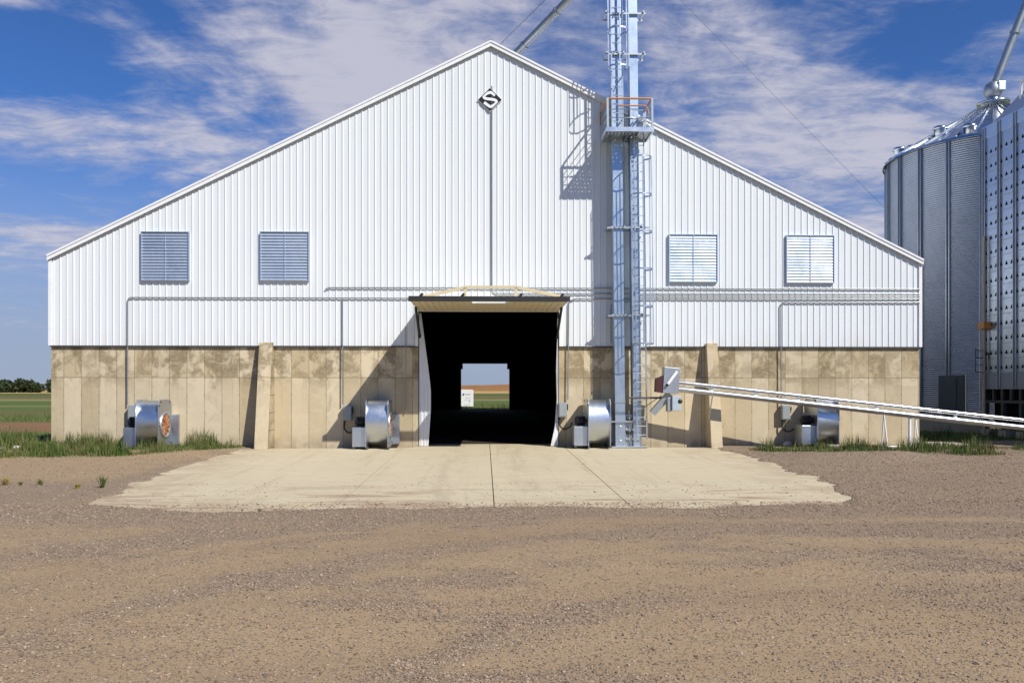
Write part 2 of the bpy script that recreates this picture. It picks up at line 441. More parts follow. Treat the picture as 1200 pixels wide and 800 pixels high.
def yard_h(x, y):
    base = padz(y) - .01
    d = np.maximum(np.maximum(AX0 - x, x - AX1), AY0 - y)       # outside distance
    nz = (fbm(x * .40 + 3, y * 1.5 + 9, 6) - .48) * 1.9
    corner = sstep(np.abs(x), 5.2, 8.4) * sstep(-y, 10.2, 13.9) * np.where(x < 0, 1.75, 1.4) + .25 * sstep(-x, 7.2, 8.3) * sstep(-y, 4, 11)
    rightcov = sstep(x, 6.9, 8.4) * .5
    dd = d + nz * .9 + corner * .8 + rightcov
    rel = -.10 + .135 * sstep(dd, -.35, .35)
    und = ((fbm(x * .25, y * .45, 4) - .48) * .14 + .03 * loose_f(x, y) * (y < -13.5)) * sstep(d, 0, 2.5)
    ruts = np.sin(y * 2.1 + x * .22 + 3 * fbm(x * .1, y * .1, 3)) * .012 * sstep(-y, 14.5, 17)
    mound = .24 * np.exp(-((y + 4.4 + .8 * np.sin(x * .7)) / 1.2) ** 2) * sstep(x, 8.6, 10.0) * sstep(x, 14.5, 12.0) * (.3 + 1.2 * fbm(x * .9, y * .9, 3))
    left = .05 * np.exp(-((y + 2.2) / 1.2) ** 2) * sstep(-x, 8.5, 9.5)
    inside = (x > -15.3) & (x < 15.9) & (y > .1)
    h = base + rel + und + ruts + mound + left
    edge = np.maximum(sstep(y, 2.0, 3.6), np.maximum(sstep(np.abs(x), 33, 36), sstep(-y, 44, 48)))
    h = h - edge * .35
    return np.where(inside, -.25, h)
def grid(xs, ys, fn, name, mat):
    X, Y = np.meshgrid(xs, ys); Z = fn(X, Y); nx, ny = len(xs), len(ys)
    V = np.stack([X.ravel(), Y.ravel(), Z.ravel()], 1)
    i = (np.arange(ny - 1)[:, None] * nx + np.arange(nx - 1)[None, :]).ravel()
    return np_mesh(name, V, np.stack([i, i + 1, i + nx + 1, i + nx], 1), mat, 4, True)
xs = np.concatenate([np.arange(-37, -12, .3), np.arange(-12, 13, .1), np.arange(13, 37.2, .3)])
ys = np.concatenate([np.arange(-48.2, -31, .5), np.arange(-31, 0, .1), np.arange(0, 4, .3)])
gy_ = grid(xs, ys, yard_h, 'gravel_yard', 'gravel'); tag(gy_, kind='structure')
_X, _Y = np.meshgrid(xs, ys)
at_ = gy_.data.attributes.new('loose', 'FLOAT', 'POINT'); at_.data.foreach_set('value', loose_f(_X, _Y).ravel().astype(np.float32))

def field_h(x, y):
    h = -.06 + (fbm(x * .02 + 5, y * .02, 4) - .48) * .35 * sstep(np.hypot(x, y), 60, 160)
    h = h + .05 * (fbm(x * .4, y * .4, 3) - .48)
    yard = (np.abs(x) < 35) & (y < 2.6) & (y > -46)
    bld = (x > -15.3) & (x < 15.9) & (y > -1) & (y < 54)
    return np.where(yard | bld, -.75, h)
far = [70, 90, 120, 160, 220, 300, 400, 550, 800, 1200, 1800, 2800, 4500]
gx = np.array([-k for k in far[::-1]] + list(np.arange(-60, 61, 2.0)) + far)
gy = np.array([-k for k in far[::-1]] + list(np.arange(-60, 131, 2.0)) + [k for k in far if k > 131])
tag(grid(gx, gy, field_h, 'ground', 'ground'), kind='structure')

# concrete apron: four slabs with open joints
b = MB()
jx = [AX0, PX(474, 0), PX(574, 0), PX(660, 0), AX1]
for i in range(4):
    x0, x1 = jx[i] + .010, jx[i + 1] - .010
    n = 24
    ys_ = [AY0 + (1.3 - AY0) * k / n for k in range(n + 1)]
    ysn = [(q, -2.34, 2.64) for q in ys_]
    vs = []; fs = []
    for q in ys_:
        xa, xb = (x0, x1) if q <= -.02 else (max(x0, -2.33), min(x1, 2.63))
        z = float(padz(np.array(q))) if q < 0 else .002
        vs += [(xa, q, z), (xb, q, z), (xa, q, z - .15), (xb, q, z - .15)]
    ok = True
    for k in range(n):
        a, c = 4 * k, 4 * k + 4
        if ys_[k + 1] > 0 and (i in (0, 3)): continue
        fs += [(a, a + 1, c + 1, c), (a, c, c + 2, a + 2), (a + 1, a + 3, c + 3, c + 1)]
    fs += [(0, 2, 3, 1)]
    b.add(vs, fs)
tag(b.build('concrete_apron', 'apron'), kind='structure')
b = MB(); b.prism([(15.85, -.9), (17.6, -.9), (17.9, 1.6), (15.85, 1.9)], -.2, .03, 'z')
tag(b.build('side_slab', 'concrete_clean'), kind='structure')

# hills far behind
def hill_h(x, y):
    r = np.exp(-((x - 20) / 210.) ** 2) * 9.0 + np.exp(-((x - 330) / 260.) ** 2) * 9 + np.exp(-((x + 300) / 200.) ** 2) * 4
    return -1 + (r * (.75 + .5 * fbm(x * .012, y * .01, 4))) * np.exp(-((y - 1350) / 200.) ** 2)
tag(grid(np.arange(-900, 901, 15.), np.arange(900, 1801, 30.), hill_h, 'hills', 'hill_soil'), kind='structure')

# loose gravel stones
def stones():
    pts = []
    def scatter(n, y0, y1, xw):
        y = y0 + (y1 - y0) * rng.random(n); x = (rng.random(n) * 2 - 1) * xw(y) + 1.0
        return x, y
    X = []; Y = []; S = []
    for n, y0, y1, s0, s1 in ((110000, -24.6, -20.0, .004, .0165), (45000, -20, -15.0, .006, .017), (7000, -15, -13.2, .010, .022)):
        x, y = scatter(n, y0, y1, lambda q: (q + 29.5) * .70 + .6)
        # bands: more stones in loose rows, fewer on dust tracks
        keep = rng.random(n) < (.12 + .88 * np.clip(loose_f(x, y) * 1.3, 0, 1) ** 1.4)
        x, y = x[keep], y[keep]; X.append(x); Y.append(y); S.append(s0 + (s1 - s0) * rng.random(len(x)) ** 2.2)
    # right-hand gravel field beside the apron and a few strays at the apron edge
    n = 26000; x = 6.6 + rng.random(n) * 12; y = -14 + rng.random(n) * 12
    keep = (yard_h(x, y) > padz(y) + .004); x, y = x[keep], y[keep]
    X.append(x); Y.append(y); S.append(.007 + .016 * rng.random(len(x)) ** 2)
    n = 9000; x = -17 + rng.random(n) * 12; y = -14 + rng.random(n) * 12
    keep = (yard_h(x, y) > padz(y) + .004) & (rng.random(n) < .7); x, y = x[keep], y[keep]
    X.append(x); Y.append(y); S.append(.007 + .016 * rng.random(len(x)) ** 2)
    n = 900; x = -8 + rng.random(n) * 16; y = -13.9 + rng.random(n) ** 2 * 4
    X.append(x); Y.append(y); S.append(.008 + .012 * rng.random(n) ** 2)
    x = np.concatenate(X); y = np.concatenate(Y); s = np.concatenate(S); n = len(x)
    z = np.maximum(yard_h(x, y), np.where((x > AX0) & (x < AX1) & (y > AY0), padz(y), -9)) + s * .25
    g = (1 + 5 ** .5) / 2
    ico = np.array([(-1, g, 0), (1, g, 0), (-1, -g, 0), (1, -g, 0), (0, -1, g), (0, 1, g), (0, -1, -g), (0, 1, -g), (g, 0, -1), (g, 0, 1), (-g, 0, -1), (-g, 0, 1)]) / 1.9
    fc = np.array([(0, 11, 5), (0, 5, 1), (0, 1, 7), (0, 7, 10), (0, 10, 11), (1, 5, 9), (5, 11, 4), (11, 10, 2), (10, 7, 6), (7, 1, 8), (3, 9, 4), (3, 4, 2), (3, 2, 6), (3, 6, 8), (3, 8, 9), (4, 9, 5), (2, 4, 11), (6, 2, 10), (8, 6, 7), (9, 8, 1)])
    sc3 = s[:, None] * np.stack([.8 + .7 * rng.random(n), .7 + .5 * rng.random(n), .45 + .35 * rng.random(n)], 1)
    V = ico[None] * (1 + .28 * (rng.random((n, 12, 1)) - .5)) * sc3[:, None, :]
    a = rng.random(n) * 6.283; ca, sa = np.cos(a)[:, None], np.sin(a)[:, None]
    V = np.stack([V[..., 0] * ca - V[..., 1] * sa, V[..., 0] * sa + V[..., 1] * ca, V[..., 2]], 2)
    V += np.stack([x, y, z], 1)[:, None, :]
    Fq = fc[None] + (np.arange(n) * 12)[:, None, None]
    o = np_mesh('loose_gravel', V.reshape(-1, 3), Fq.reshape(-1, 3), 'stone', 3)
    tag(o, 'loose tan and purplish gravel stones scattered over the yard', 'gravel', kind='stuff')
stones()

# ------------------------------------------------------------------ grass
def blades(x, y, z, h, w=.012, lean=.45):
    n = len(x); a = rng.random(n) * 6.283; l = h * lean * rng.random(n)
    la = rng.random(n) * 6.283; dx, dy = np.cos(la) * l, np.sin(la) * l
    wx, wy = np.cos(a) * w * .5, np.sin(a) * w * .5
    q = np.zeros((n, 5, 3))
    q[:, 0] = np.stack([x - wx, y - wy, z], 1); q[:, 1] = np.stack([x + wx, y + wy, z], 1)
    q[:, 2] = np.stack([x + wx * .8 + dx * .35, y + wy * .8 + dy * .35, z + h * .6], 1)
    q[:, 3] = np.stack([x - wx * .8 + dx * .35, y - wy * .8 + dy * .35, z + h * .6], 1)
    q[:, 4] = np.stack([x + dx, y + dy, z + h * (1 - .3 * l / np.maximum(h, 1e-3))], 1)
    b5 = (np.arange(n) * 5)[:, None]
    tri = np.concatenate([b5 + np.array([[0, 1, 2]]), b5 + np.array([[0, 2, 3]]), b5 + np.array([[3, 2, 4]])], 1).reshape(-1, 3)
    return q.reshape(-1, 3), tri
def grass(name, n, region, hmin, hmax, dens, label, zf=yard_h, w=.014, mat='grass_blade'):
    x0, x1, y0, y1 = region
    x = x0 + (x1 - x0) * rng.random(n); y = y0 + (y1 - y0) * rng.random(n)
    d = dens(x, y); keep = rng.random(n) < d; x, y, d = x[keep], y[keep], d[keep]
    cl = fbm(x * 1.3 + 4, y * 1.3 + 7, 3)
    c2 = fbm(x * 3.1 + 14, y * 3.1 + 2, 2)
    h = (hmin + (hmax - hmin) * rng.random(len(x)) ** 1.7) * (.3 + 1.25 * sstep(cl, .3, .62)) * (.5 + .9 * sstep(c2, .2, .55)) * (.4 + .6 * d)
    V, T = blades(x, y, zf(x, y) - .01, h, w)
    tag(np_mesh(name, V, T, mat, 3), label, 'grass', kind='stuff')
def d_left(x, y):
    k = fbm(x * .8 + 1, y * .8, 4)
    far = -2.3 - 1.5 * sstep(-x, 9.5, 11.5) + 1.2 * sstep(-x, 14, 20)
    return np.clip(sstep(k + .20 * sstep(y, -2.4, -.8), .36, .50) * sstep(y, far - .5, far + .5) * sstep(-x + .5 * y, 8.1, 8.8), 0, 1)
grass('grass', 75000, (-24, -8.3, -4.2, -.06), .10, .40, d_left, 'tufts of green weeds growing along the foot of the wall left of the apron', w=.016)
def d_right(x, y):
    k = fbm(x * .7 + 20, y * .8 + 3, 4) + .12 * sstep(y, -3.2, -1.5)
    return np.clip(sstep(k, .38, .50) * sstep(y, -5.2, -3.6) * sstep(y, -.6, -1.2) * sstep(x + .25 * y, 8.1, 9.0), 0, 1)
grass('grass', 60000, (8.5, 27, -5.4, -.4), .07, .33, d_right, 'green weeds along the gravel ridge right of the apron below the conveyor', w=.016)
def d_back(x, y):
    k = fbm(x * .6 + 40, y * .6 + 3, 4)
    return np.clip(sstep(k, .36, .56) * sstep(x, 16.1, 16.8), 0, 1) * np.where((x < 18) & (y < 2), .15, 1)
def zfield(x, y): return np.maximum(field_h(x, y), np.where((y < 3.4), yard_h(x, y), -9))
grass('grass', 14000, (16, 28, 1.4, 7.5), .12, .42, d_back, 'green weeds in the gap beside the corrugated bin and the dryer', zfield, .02)
def d_fleft(x, y):
    k = fbm(x * .4 + 60, y * .4 + 3, 4)
    return sstep(k, .38, .6) * np.where((y > 11) & (y < 22), .25, 1)
grass('grass', 30000, (-45, -15.6, 0.5, 34), .08, .35, d_fleft, 'rough green grass on the open ground left of the building', zfield, .03)
def d_fback(x, y): return np.full_like(x, .8)
grass('grass', 9000, (-9, 8, 56.5, 80), .1, .4, d_fback, 'green grass behind the building seen through the far doorway', field_h, .03)

def weed(px, v, y, n, h, sp, label, mat='grass_blade'):
    c = P(px, v, y); c.z = float(yard_h(np.array([c.x]), np.array([c.y]))[0])
    x = rng.normal(0, .012, n); yy = rng.normal(0, .012, n)
    V, T = blades(x, yy, np.full(n, -.02), (h + sp * .8) * (.4 + .6 * rng.random(n)), .02, .95 if sp < .1 else 1.3)
    o = np_mesh('weed', V, T, mat, 3); o.location = c
    tag(o, label, 'weed', 'weeds on the gravel')
weed(120, 566, -10.9, 60, .34, .05, 'tallest leafy weed standing alone on gravel left of the apron')
weed(47, 562, -10.3, 70, .12, .09, 'low round green weed on gravel between the apron and the left edge')
weed(91, 568, -11.0, 50, .13, .08, 'low yellowish weed beside the tall one near the apron corner', 'dry_weed')
weed(6, 560, -10.2, 60, .17, .14, 'dry straw coloured weed at the far left edge of the gravel', 'dry_weed')
weed(24, 559, -10.3, 36, .1, .06, 'small dark green weed second from the left edge of the gravel')
weed(305, 592, -14.05, 40, .07, .06, 'tiny green weed at the front edge of the concrete apron')

def rock(px, v, y, r, label, flat=.6, sq=False):
    c = P(px, v, y)
    c.z = float(zfield(np.array([c.x]), np.array([c.y]))[0]) + r * flat * .5
    bm = MB(); bm.sphere((0, 0, 0), r, 9, 6, flat)
    bm.v = [tuple(k * (1 + .35 * (random.random() - .5)) for k in q) for q in bm.v]
    o = bm.build('rock', 'pale_rock'); o.location = c; o.rotation_euler.z = random.random() * 6
    tag(o, label, 'rock', 'pale rocks in the weeds')
rock(40, 518, -.6, .12, 'pale rock in weeds nearest the building corner')
rock(20, 524, -1.2, .15, 'larger flat pale rock among weeds at far left')
rock(3, 526, -1.5, .11, 'pale rock at the very left edge of the picture')
rock(923, 521, -.35, .16, 'pale rock beside the motor cabinet of the rightmost fan', .7)
rock(940, 523, -.5, .12, 'smaller pale rock under the cabinet of the rightmost fan', .7)

# ------------------------------------------------------------------ storage building
BX0, BX1, RIDGE_X = -15.2, 15.78, .22
ZC, ZE, ZR, LEN = 3.63, 6.68, 14.33, 54.0
DX0, DX1, DZ = -2.36, 2.66, 4.80
def roofz(x):
    return ZE + (ZR - ZE) * ((x - BX0) / (RIDGE_X - BX0) if x <= RIDGE_X else (BX1 - x) / (BX1 - RIDGE_X))
bld = empty('storage_building', (RIDGE_X, 0, 0), 'white ribbed steel storage building with gable front on stained concrete walls', 'building')
# concrete front wall (two sides of the doorway)
b = MB()
b.box(BX0, DX0, 0, .3, -.3, ZC); b.box(DX1, BX1, 0, .3, -.3, ZC)
b.build('concrete_wall', 'concrete', bld)
b = MB()
b.box(BX0, BX0 + .3, .301, LEN - .301, -.3, ZC); b.box(BX1 - .3, BX1, .301, LEN - .301, -.3, ZC)
b.box(BX0, -2.5, LEN - .3, LEN, -.3, ZC); b.box(2.55, BX1, LEN - .3, LEN, -.3, ZC)
o = b.build('concrete_wall', 'concrete', bld)
# buttresses
for u0, u1 in ((305.5, 321), (826, 839)):
    x0, x1 = PX(u0, 0), PX(u1, 0)
    b = MB(); b.prism([(.002, -.3), (.002, ZC + .06), (-.22, ZC + .06), (-.92, -.3)], x0, x1, 'x')
    b.build('buttress', 'concrete', bld, bevel=.015)
# ribbed siding: gable profile, opening for the door
PITCH, RIB = .2286, .023
def siding(yw, sgn, x0, x1, holes, name):
    b = MB(); cuts = []
    k0 = int(math.floor((x0) / PITCH)) - 1
    pts = []
    k = k0
    while k * PITCH < x1 + .3:
        c = k * PITCH
        for dx, d in ((-.028, 0), (-.012, RIB), (.012, RIB), (.028, 0)): pts.append((c + dx, d))
        k += 1
    def dep(x):
        for (xa, da), (xb, db) in zip(pts, pts[1:]):
            if xa <= x <= xb: return da + (db - da) * (x - xa) / (xb - xa)
        return 0
    xsn = sorted(set([p[0] for p in pts if x0 < p[0] < x1] + [x0, x1, RIDGE_X] + [h for q in holes for h in q[:2] if x0 < h < x1]))
    for xa, xb in zip(xsn, xsn[1:]):
        if xb - xa < 1e-5: continue
        ya, yb = yw + sgn * dep(xa), yw + sgn * dep(xb)
        z0 = ZC - .05
        xm = (xa + xb) / 2
        for hx0, hx1, hz in holes:
            if hx0 < xm < hx1: z0 = hz
        za, zb = roofz(xa) - .03, roofz(xb) - .03
        b.add([(xa, ya, z0), (xb, yb, z0), (xb, yb, zb), (xa, ya, za)], [(0, 1, 2, 3)])
    return b.build(name, 'siding', bld)
siding(-.05, -1, BX0, BX1, [(DX0, DX1, DZ)], 'metal_siding')
siding(LEN + .05, 1, BX0, BX1, [(-2.5, 2.55, 4.7)], 'metal_siding')
# the long sides
b = MB()
for xw in (BX0 - .03, BX1 + .03):
    n = int(LEN / PITCH)
    for k in range(n):
        y = k * PITCH; s = -1 if xw < 0 else 1
        q = [(y, 0), (y + .10, 0), (y + .12, RIB), (y + .15, RIB), (y + .17, 0), (y + PITCH, 0)]
        for (ya, da), (yb, db) in zip(q, q[1:]):
            b.add([(xw + s * da, ya, ZC - .05), (xw + s * db, yb, ZC - .05), (xw + s * db, yb, ZE - .05), (xw + s * da, ya, ZE - .05)], [(0, 1, 2, 3)])
b.build('side_siding', 'siding', bld)
# inner timber lining (what the doorway looks into)
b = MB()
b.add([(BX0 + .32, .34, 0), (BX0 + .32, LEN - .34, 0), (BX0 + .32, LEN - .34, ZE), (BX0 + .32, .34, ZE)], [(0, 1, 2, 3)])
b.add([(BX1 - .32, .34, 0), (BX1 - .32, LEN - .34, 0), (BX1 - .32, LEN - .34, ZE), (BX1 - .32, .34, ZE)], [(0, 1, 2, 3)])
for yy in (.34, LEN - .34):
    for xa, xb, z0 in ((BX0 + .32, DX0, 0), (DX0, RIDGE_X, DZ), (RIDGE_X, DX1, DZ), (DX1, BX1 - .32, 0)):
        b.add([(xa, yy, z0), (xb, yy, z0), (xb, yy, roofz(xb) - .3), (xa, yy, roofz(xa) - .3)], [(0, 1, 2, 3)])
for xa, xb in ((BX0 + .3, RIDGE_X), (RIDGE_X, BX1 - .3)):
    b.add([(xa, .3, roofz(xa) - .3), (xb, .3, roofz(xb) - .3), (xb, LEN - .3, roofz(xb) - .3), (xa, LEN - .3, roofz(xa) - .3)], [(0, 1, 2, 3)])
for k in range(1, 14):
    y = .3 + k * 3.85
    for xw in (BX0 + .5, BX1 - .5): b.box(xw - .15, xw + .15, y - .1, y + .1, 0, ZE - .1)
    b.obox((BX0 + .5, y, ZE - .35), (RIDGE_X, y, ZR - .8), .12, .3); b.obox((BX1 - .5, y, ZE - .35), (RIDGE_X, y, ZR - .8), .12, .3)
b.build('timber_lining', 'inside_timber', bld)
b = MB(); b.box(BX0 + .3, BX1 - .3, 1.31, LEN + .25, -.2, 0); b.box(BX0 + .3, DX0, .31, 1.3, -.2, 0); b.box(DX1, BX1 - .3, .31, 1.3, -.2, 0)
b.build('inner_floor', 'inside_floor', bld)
# roof
b = MB(); OV = .12
xe0, xe1 = BX0 - .05, BX1 + .05
sl = (ZR - ZE) / (RIDGE_X - BX0)
for xa, xb in ((xe0, RIDGE_X), (RIDGE_X, xe1)):
    za, zb = (ZE - .05 * sl, ZR) if xa < RIDGE_X - 1 else (ZR, ZE - .05 * sl)
    b.add([(xa, -OV, za), (xb, -OV, zb), (xb, LEN + OV, zb), (xa, LEN + OV, za), (xa, -OV, za + .08), (xb, -OV, zb + .08), (xb, LEN + OV, zb + .08), (xa, LEN + OV, za + .08)],
          [(0, 3, 2, 1), (4, 5, 6, 7), (0, 1, 5, 4), (2, 3, 7, 6), (0, 4, 7, 3), (1, 2, 6, 5)])
roof = b.build('roof', 'siding', bld)
b = MB()
for xa, xb in ((xe0 - .02, RIDGE_X), (RIDGE_X, xe1 + .02)):
    za, zb = (ZE - .07 * sl, ZR) if xa < RIDGE_X - 1 else (ZR, ZE - .07 * sl)
    for y0, y1, lo, hi in ((-.17, -OV - .003, -.11, .085), (-.195, -.173, .02, .092)):
        b.add([(xa, y0, za + lo), (xb, y0, zb + lo), (xb, y1, zb + lo), (xa, y1, za + lo), (xa, y0, za + hi), (xb, y0, zb + hi), (xb, y1, zb + hi), (xa, y1, za + hi)],
              [(0, 3, 2, 1), (4, 5, 6, 7), (0, 1, 5, 4), (2, 3, 7, 6), (0, 4, 7, 3), (1, 2, 6, 5)])
b.build('rake_trim', 'white_trim', roof)
b = MB(); b.tube([(RIDGE_X, -.10, ZR + .05), (RIDGE_X, LEN + .1, ZR + .05)], .10, 8); b.build('ridge_cap', 'dark_steel', roof)
# dark strip painting the shadow line under the siding, corner trims, door jamb trims
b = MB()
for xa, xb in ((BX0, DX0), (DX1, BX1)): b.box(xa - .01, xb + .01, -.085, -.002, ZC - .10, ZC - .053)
b.build('shadow_strip', 'dark_steel', bld)
b = MB()
for xa, xb in ((BX0 - .055, BX0 + .06), (BX1 - .06, BX1 + .055)): MB().box(xa, xb, -.10, .1, ZC - .06, ZE - .1).build('corner_trim', 'white_trim', bld)
for xa, xb in ((DX0 - .10, DX0 - .002), (DX1 + .002, DX1 + .10)): b.box(xa, xb, -.10, -.0, ZC - .06, DZ + .1)
b.box(DX0 - .10, DX1 + .10, -.103, -.0, DZ + .102, DZ + .22)
b.build('door_trim', 'white_trim', bld)
for xa, xb in ((DX0 + .002, DX0 + .05), (DX1 - .05, DX1 - .002)): MB().box(xa, xb, .0, .32, 0, DZ).build('door_jamb', 'dark_steel', bld)
b = MB()
for xa, xb in ((-2.5, -2.42), (2.47, 2.55)): b.box(xa, xb, LEN - .4, LEN + .1, 0, 4.7)
b.box(-2.5, 2.55, LEN - .4, LEN + .1, 4.62, 4.7)
b.box(-2.44, -2.2, LEN - .55, LEN - .41, 4.05, 4.62); b.box(2.25, 2.49, LEN - .55, LEN - .41, 4.05, 4.62)
b.build('far_door_frame', 'grey_paint', bld)
# louvres
def louver(u0, v0, u1, v1, label):
    x0, x1 = PX(u0, 0), PX(u1, 0); z1, z0 = PZ(u0, v0, 0), PZ(u0, v1, 0)
    f = MB()
    t = .03; ya, yb = -.16, -.045
    f.box(x0, x1, ya, yb, z1 - t, z1); f.box(x0, x1, ya, yb, z0, z0 + t)
    f.box(x0, x0 + t, ya, yb, z0 + t, z1 - t); f.box(x1 - t, x1, ya, yb, z0 + t, z1 - t)
    f.box((x0 + x1) / 2 - .012, (x0 + x1) / 2 + .012, ya + .012, yb, z0 + t, z1 - t)
    o = f.build('louver_vent', 'louver_metal', bld); o['label'] = label
    s = MB(); n = 16; dz = (z1 - z0 - 2 * t) / n
    for k in range(n):
        za = z0 + t + k * dz
        s.add([(x0 + t, ya + .022, za - .004), (x1 - t, ya + .022, za - .004), (x1 - t, ya + .05, za + dz * 1.0), (x0 + t, ya + .05, za + dz * 1.0),
               (x0 + t, ya + .022, za - .012), (x1 - t, ya + .022, za - .012)], [(0, 1, 2, 3), (4, 5, 1, 0)])
    s.box(x0 + t, x1 - t, yb - .012, yb - .002, z0 + t, z1 - t)
    s.build('slats', 'louver_metal', o)
louver(167, 272, 223, 329.5, 'leftmost square louver vent, dull blue grey')
louver(306, 272, 363, 329.5, 'dull blue grey louver vent second from left')
louver(783, 275, 840, 331, 'pale louver vent just right of the elevator')
louver(920, 276, 976, 332, 'palest louver vent nearest the right eave')
# overhead door leaf, open
YO = -3.55
LZ = 4.83
dl = MB()
wx0, wx1, wy0, wy1 = PX(552, -3.1), PX(597, -3.1), -3.42, -2.78
X0, X1 = DX0 + .02, DX1 - .02
T = .11
for xa, xb, ya, yb in ((X0, wx0, YO + .08, .1), (wx1, X1, YO + .08, .1), (wx0, wx1, YO + .08, wy0), (wx0, wx1, wy1, .1)):
    dl.box(xa, xb, ya, yb, LZ, LZ + T)
door = dl.build('door_leaf', 'leaf_panel', bld)
b = MB()
for k in range(0, 25):
    x = X0 + .02 + k * (X1 - X0 - .04) / 24
    if wx0 - .05 < x < wx1 + .05:
        b.box(x - .012, x + .012, wy1 + .06, .08, LZ - .022, LZ - .001)
    else: b.box(x - .012, x + .012, YO + .1, .08, LZ - .022, LZ - .001)
b.build('panel_ribs', 'leaf_panel', door)
b = MB(); b.box(X0 - .05, X1 + .05, YO, YO + .078, LZ - .03, LZ + T + .02); b.build('edge_seal', 'rubber', door)
b = MB()
b.box(wx0 + .002, wx1 - .002, wy0 + .002, wy0 + .04, LZ - .015, LZ + T + .01); b.box(wx0 + .002, wx1 - .002, wy1 - .04, wy1 - .002, LZ - .015, LZ + T + .01)
b.box(wx0 + .002, wx0 + .04, wy0 + .041, wy1 - .041, LZ - .015, LZ + T + .01); b.box(wx1 - .04, wx1 - .002, wy0 + .041, wy1 - .041, LZ - .015, LZ + T + .01)
wf = b.build('door_window', 'white_trim', door)
b = MB(); b.box(wx0 + .041, wx1 - .041, wy0 + .041, wy1 - .041, LZ + .05, LZ + .056); b.build('pane', 'glass', wf)
b = MB(); yt = -3.0
def tp(u, v): return P(u, v, yt)
chain = [tp(494, 348), tp(546, 336.5), tp(605, 336.5), tp(660, 348)]
for p, q in zip(chain, chain[1:]): b.obox(p, q, .09, .09)
for u in (545, 604.5):
    p = tp(u, 337.5); b.obox(p, (p.x, yt, LZ + T), .09, .09)
b.build('bracing_truss', 'cream', door)
for u in (494, 542, 609, 657):
    p = tp(u, 348); MB().obox((p.x - .05, yt - .3, LZ + T), (p.x + .06, yt - .3, LZ + T + .13), .04, .08).build('hinge_lug', 'black', door)
for xs_, s in ((X0 - .02, 1), (X1 + .0, -1)):
    b = MB(); b.tube([(xs_ + s * .03, -1.55, LZ - .02), (xs_ + s * .05, -.12, 3.95)], .045, 8); b.tube([(xs_ + s * .05, -.12, 3.95), (xs_ + s * .05, .06, 3.85)], .06, 8)
    b.build('lift_arm', 'black', door)
# side curtains
def curtain(prof, fold, name, label):
    b = MB(); nx = 10; rows = []
    for (z, xa, xb, yo) in prof:
        rows.append([(xa + (xb - xa) * k / nx, yo + fold * math.sin(k * 1.9 + z * .8), z) for k in range(nx + 1)])
    n = len(rows); vs = [q for r in rows for q in r] + [(q[0], q[1] + .006, q[2]) for r in rows for q in r]
    W = nx + 1; off = n * W; fs = []
    for i in range(n - 1):
        for k in range(nx):
            a = i * W + k; fs += [(a, a + 1, a + W + 1, a + W), (off + a, off + a + W, off + a + W + 1, off + a + 1)]
    b.add(vs, fs, True); o = b.build(name, 'curtain', bld); o['label'] = label
prof = []
for k in range(25):
    t = k / 24; z = .02 + t * 4.72; v = 522 - t * 155
    wdt = np.interp(v, [365, 400, 430, 455, 480, 522], [1.5, 6, 10, 13, 13, 10]) / 32.8
    prof.append((z, DX0 + .055 - .02, DX0 + .05 + wdt, -.03 - .05 * math.sin(math.pi * t)))
curtain(prof, .022, 'side_curtain', 'white weather curtain bulging at the left jamb')
prof = []
for k in range(25):
    t = k / 24; z = .02 + t * 4.55; v = 522 - t * 150
    ul = np.interp(v, [372, 400, 430, 470, 500, 515, 522], [653, 652.5, 651.5, 652, 650, 646.5, 645])
    prof.append((z, PX(ul, 0), DX1 - .04, -.04 - .10 * sstep(np.array(1 - t), .8, 1)))
curtain(prof, .02, 'side_curtain', 'narrow white weather curtain flaring at the right jamb foot')

# emblem sign
c = P(574.2, 117, -.12)
sg = empty('emblem_sign', (c.x, -.10, c.z - .42), 'black diamond emblem sign with white letter S under the roof peak', 'sign')
hd = .415
b = MB(); b.prism([(c.x + hd * 1.045, c.z), (c.x, c.z + hd * 1.045), (c.x - hd * 1.045, c.z), (c.x, c.z - hd * 1.045)], -.118, -.085); b.build('border', 'sign_white', sg)
b = MB(); b.prism([(c.x + hd, c.z), (c.x, c.z + hd), (c.x - hd, c.z), (c.x, c.z - hd)], -.125, -.119); b.build('panel', 'sign_black', sg)
ctrl = [(.44, .36), (.12, .60), (-.18, .56), (-.46, .38), (-.50, .17), (-.26, .07), (.20, .02), (.50, -.08), (.56, -.26), (.34, -.46), (.06, -.60), (-.16, -.50), (-.50, -.24)]
def catmull(pts, n=6):
    pts = [Vector((p[0], p[1], 0)) for p in pts]; pts = [pts[0] * 2 - pts[1]] + pts + [pts[-1] * 2 - pts[-2]]; out = []
    for a, b_, c_, d in zip(pts, pts[1:], pts[2:], pts[3:]):
        for k in range(n):
            t = k / n; out.append(.5 * ((2 * b_) + (c_ - a) * t + (2 * a - 5 * b_ + 4 * c_ - d) * t * t + (3 * b_ - a - 3 * c_ + d) * t ** 3))
    return out + [pts[-2]]
cl = catmull(ctrl); b = MB(); vs = []
for i, p in enumerate(cl):
    d = (cl[min(i + 1, len(cl) - 1)] - cl[max(i - 1, 0)]).normalized(); nn = Vector((-d.y, d.x, 0)) * .118
    for s in (1, -1):
        q = p + nn * s; m_ = abs(q.x) + abs(q.y)
        if m_ > .9: q = q * (.9 / m_)
        vs.append((c.x + q.x * hd, -.129, c.z + q.y * hd))
b.add(vs, [(2 * i, 2 * i + 1, 2 * i + 3, 2 * i + 2) for i in range(len(cl) - 1)])
b.build('letter', 'sign_white', sg)

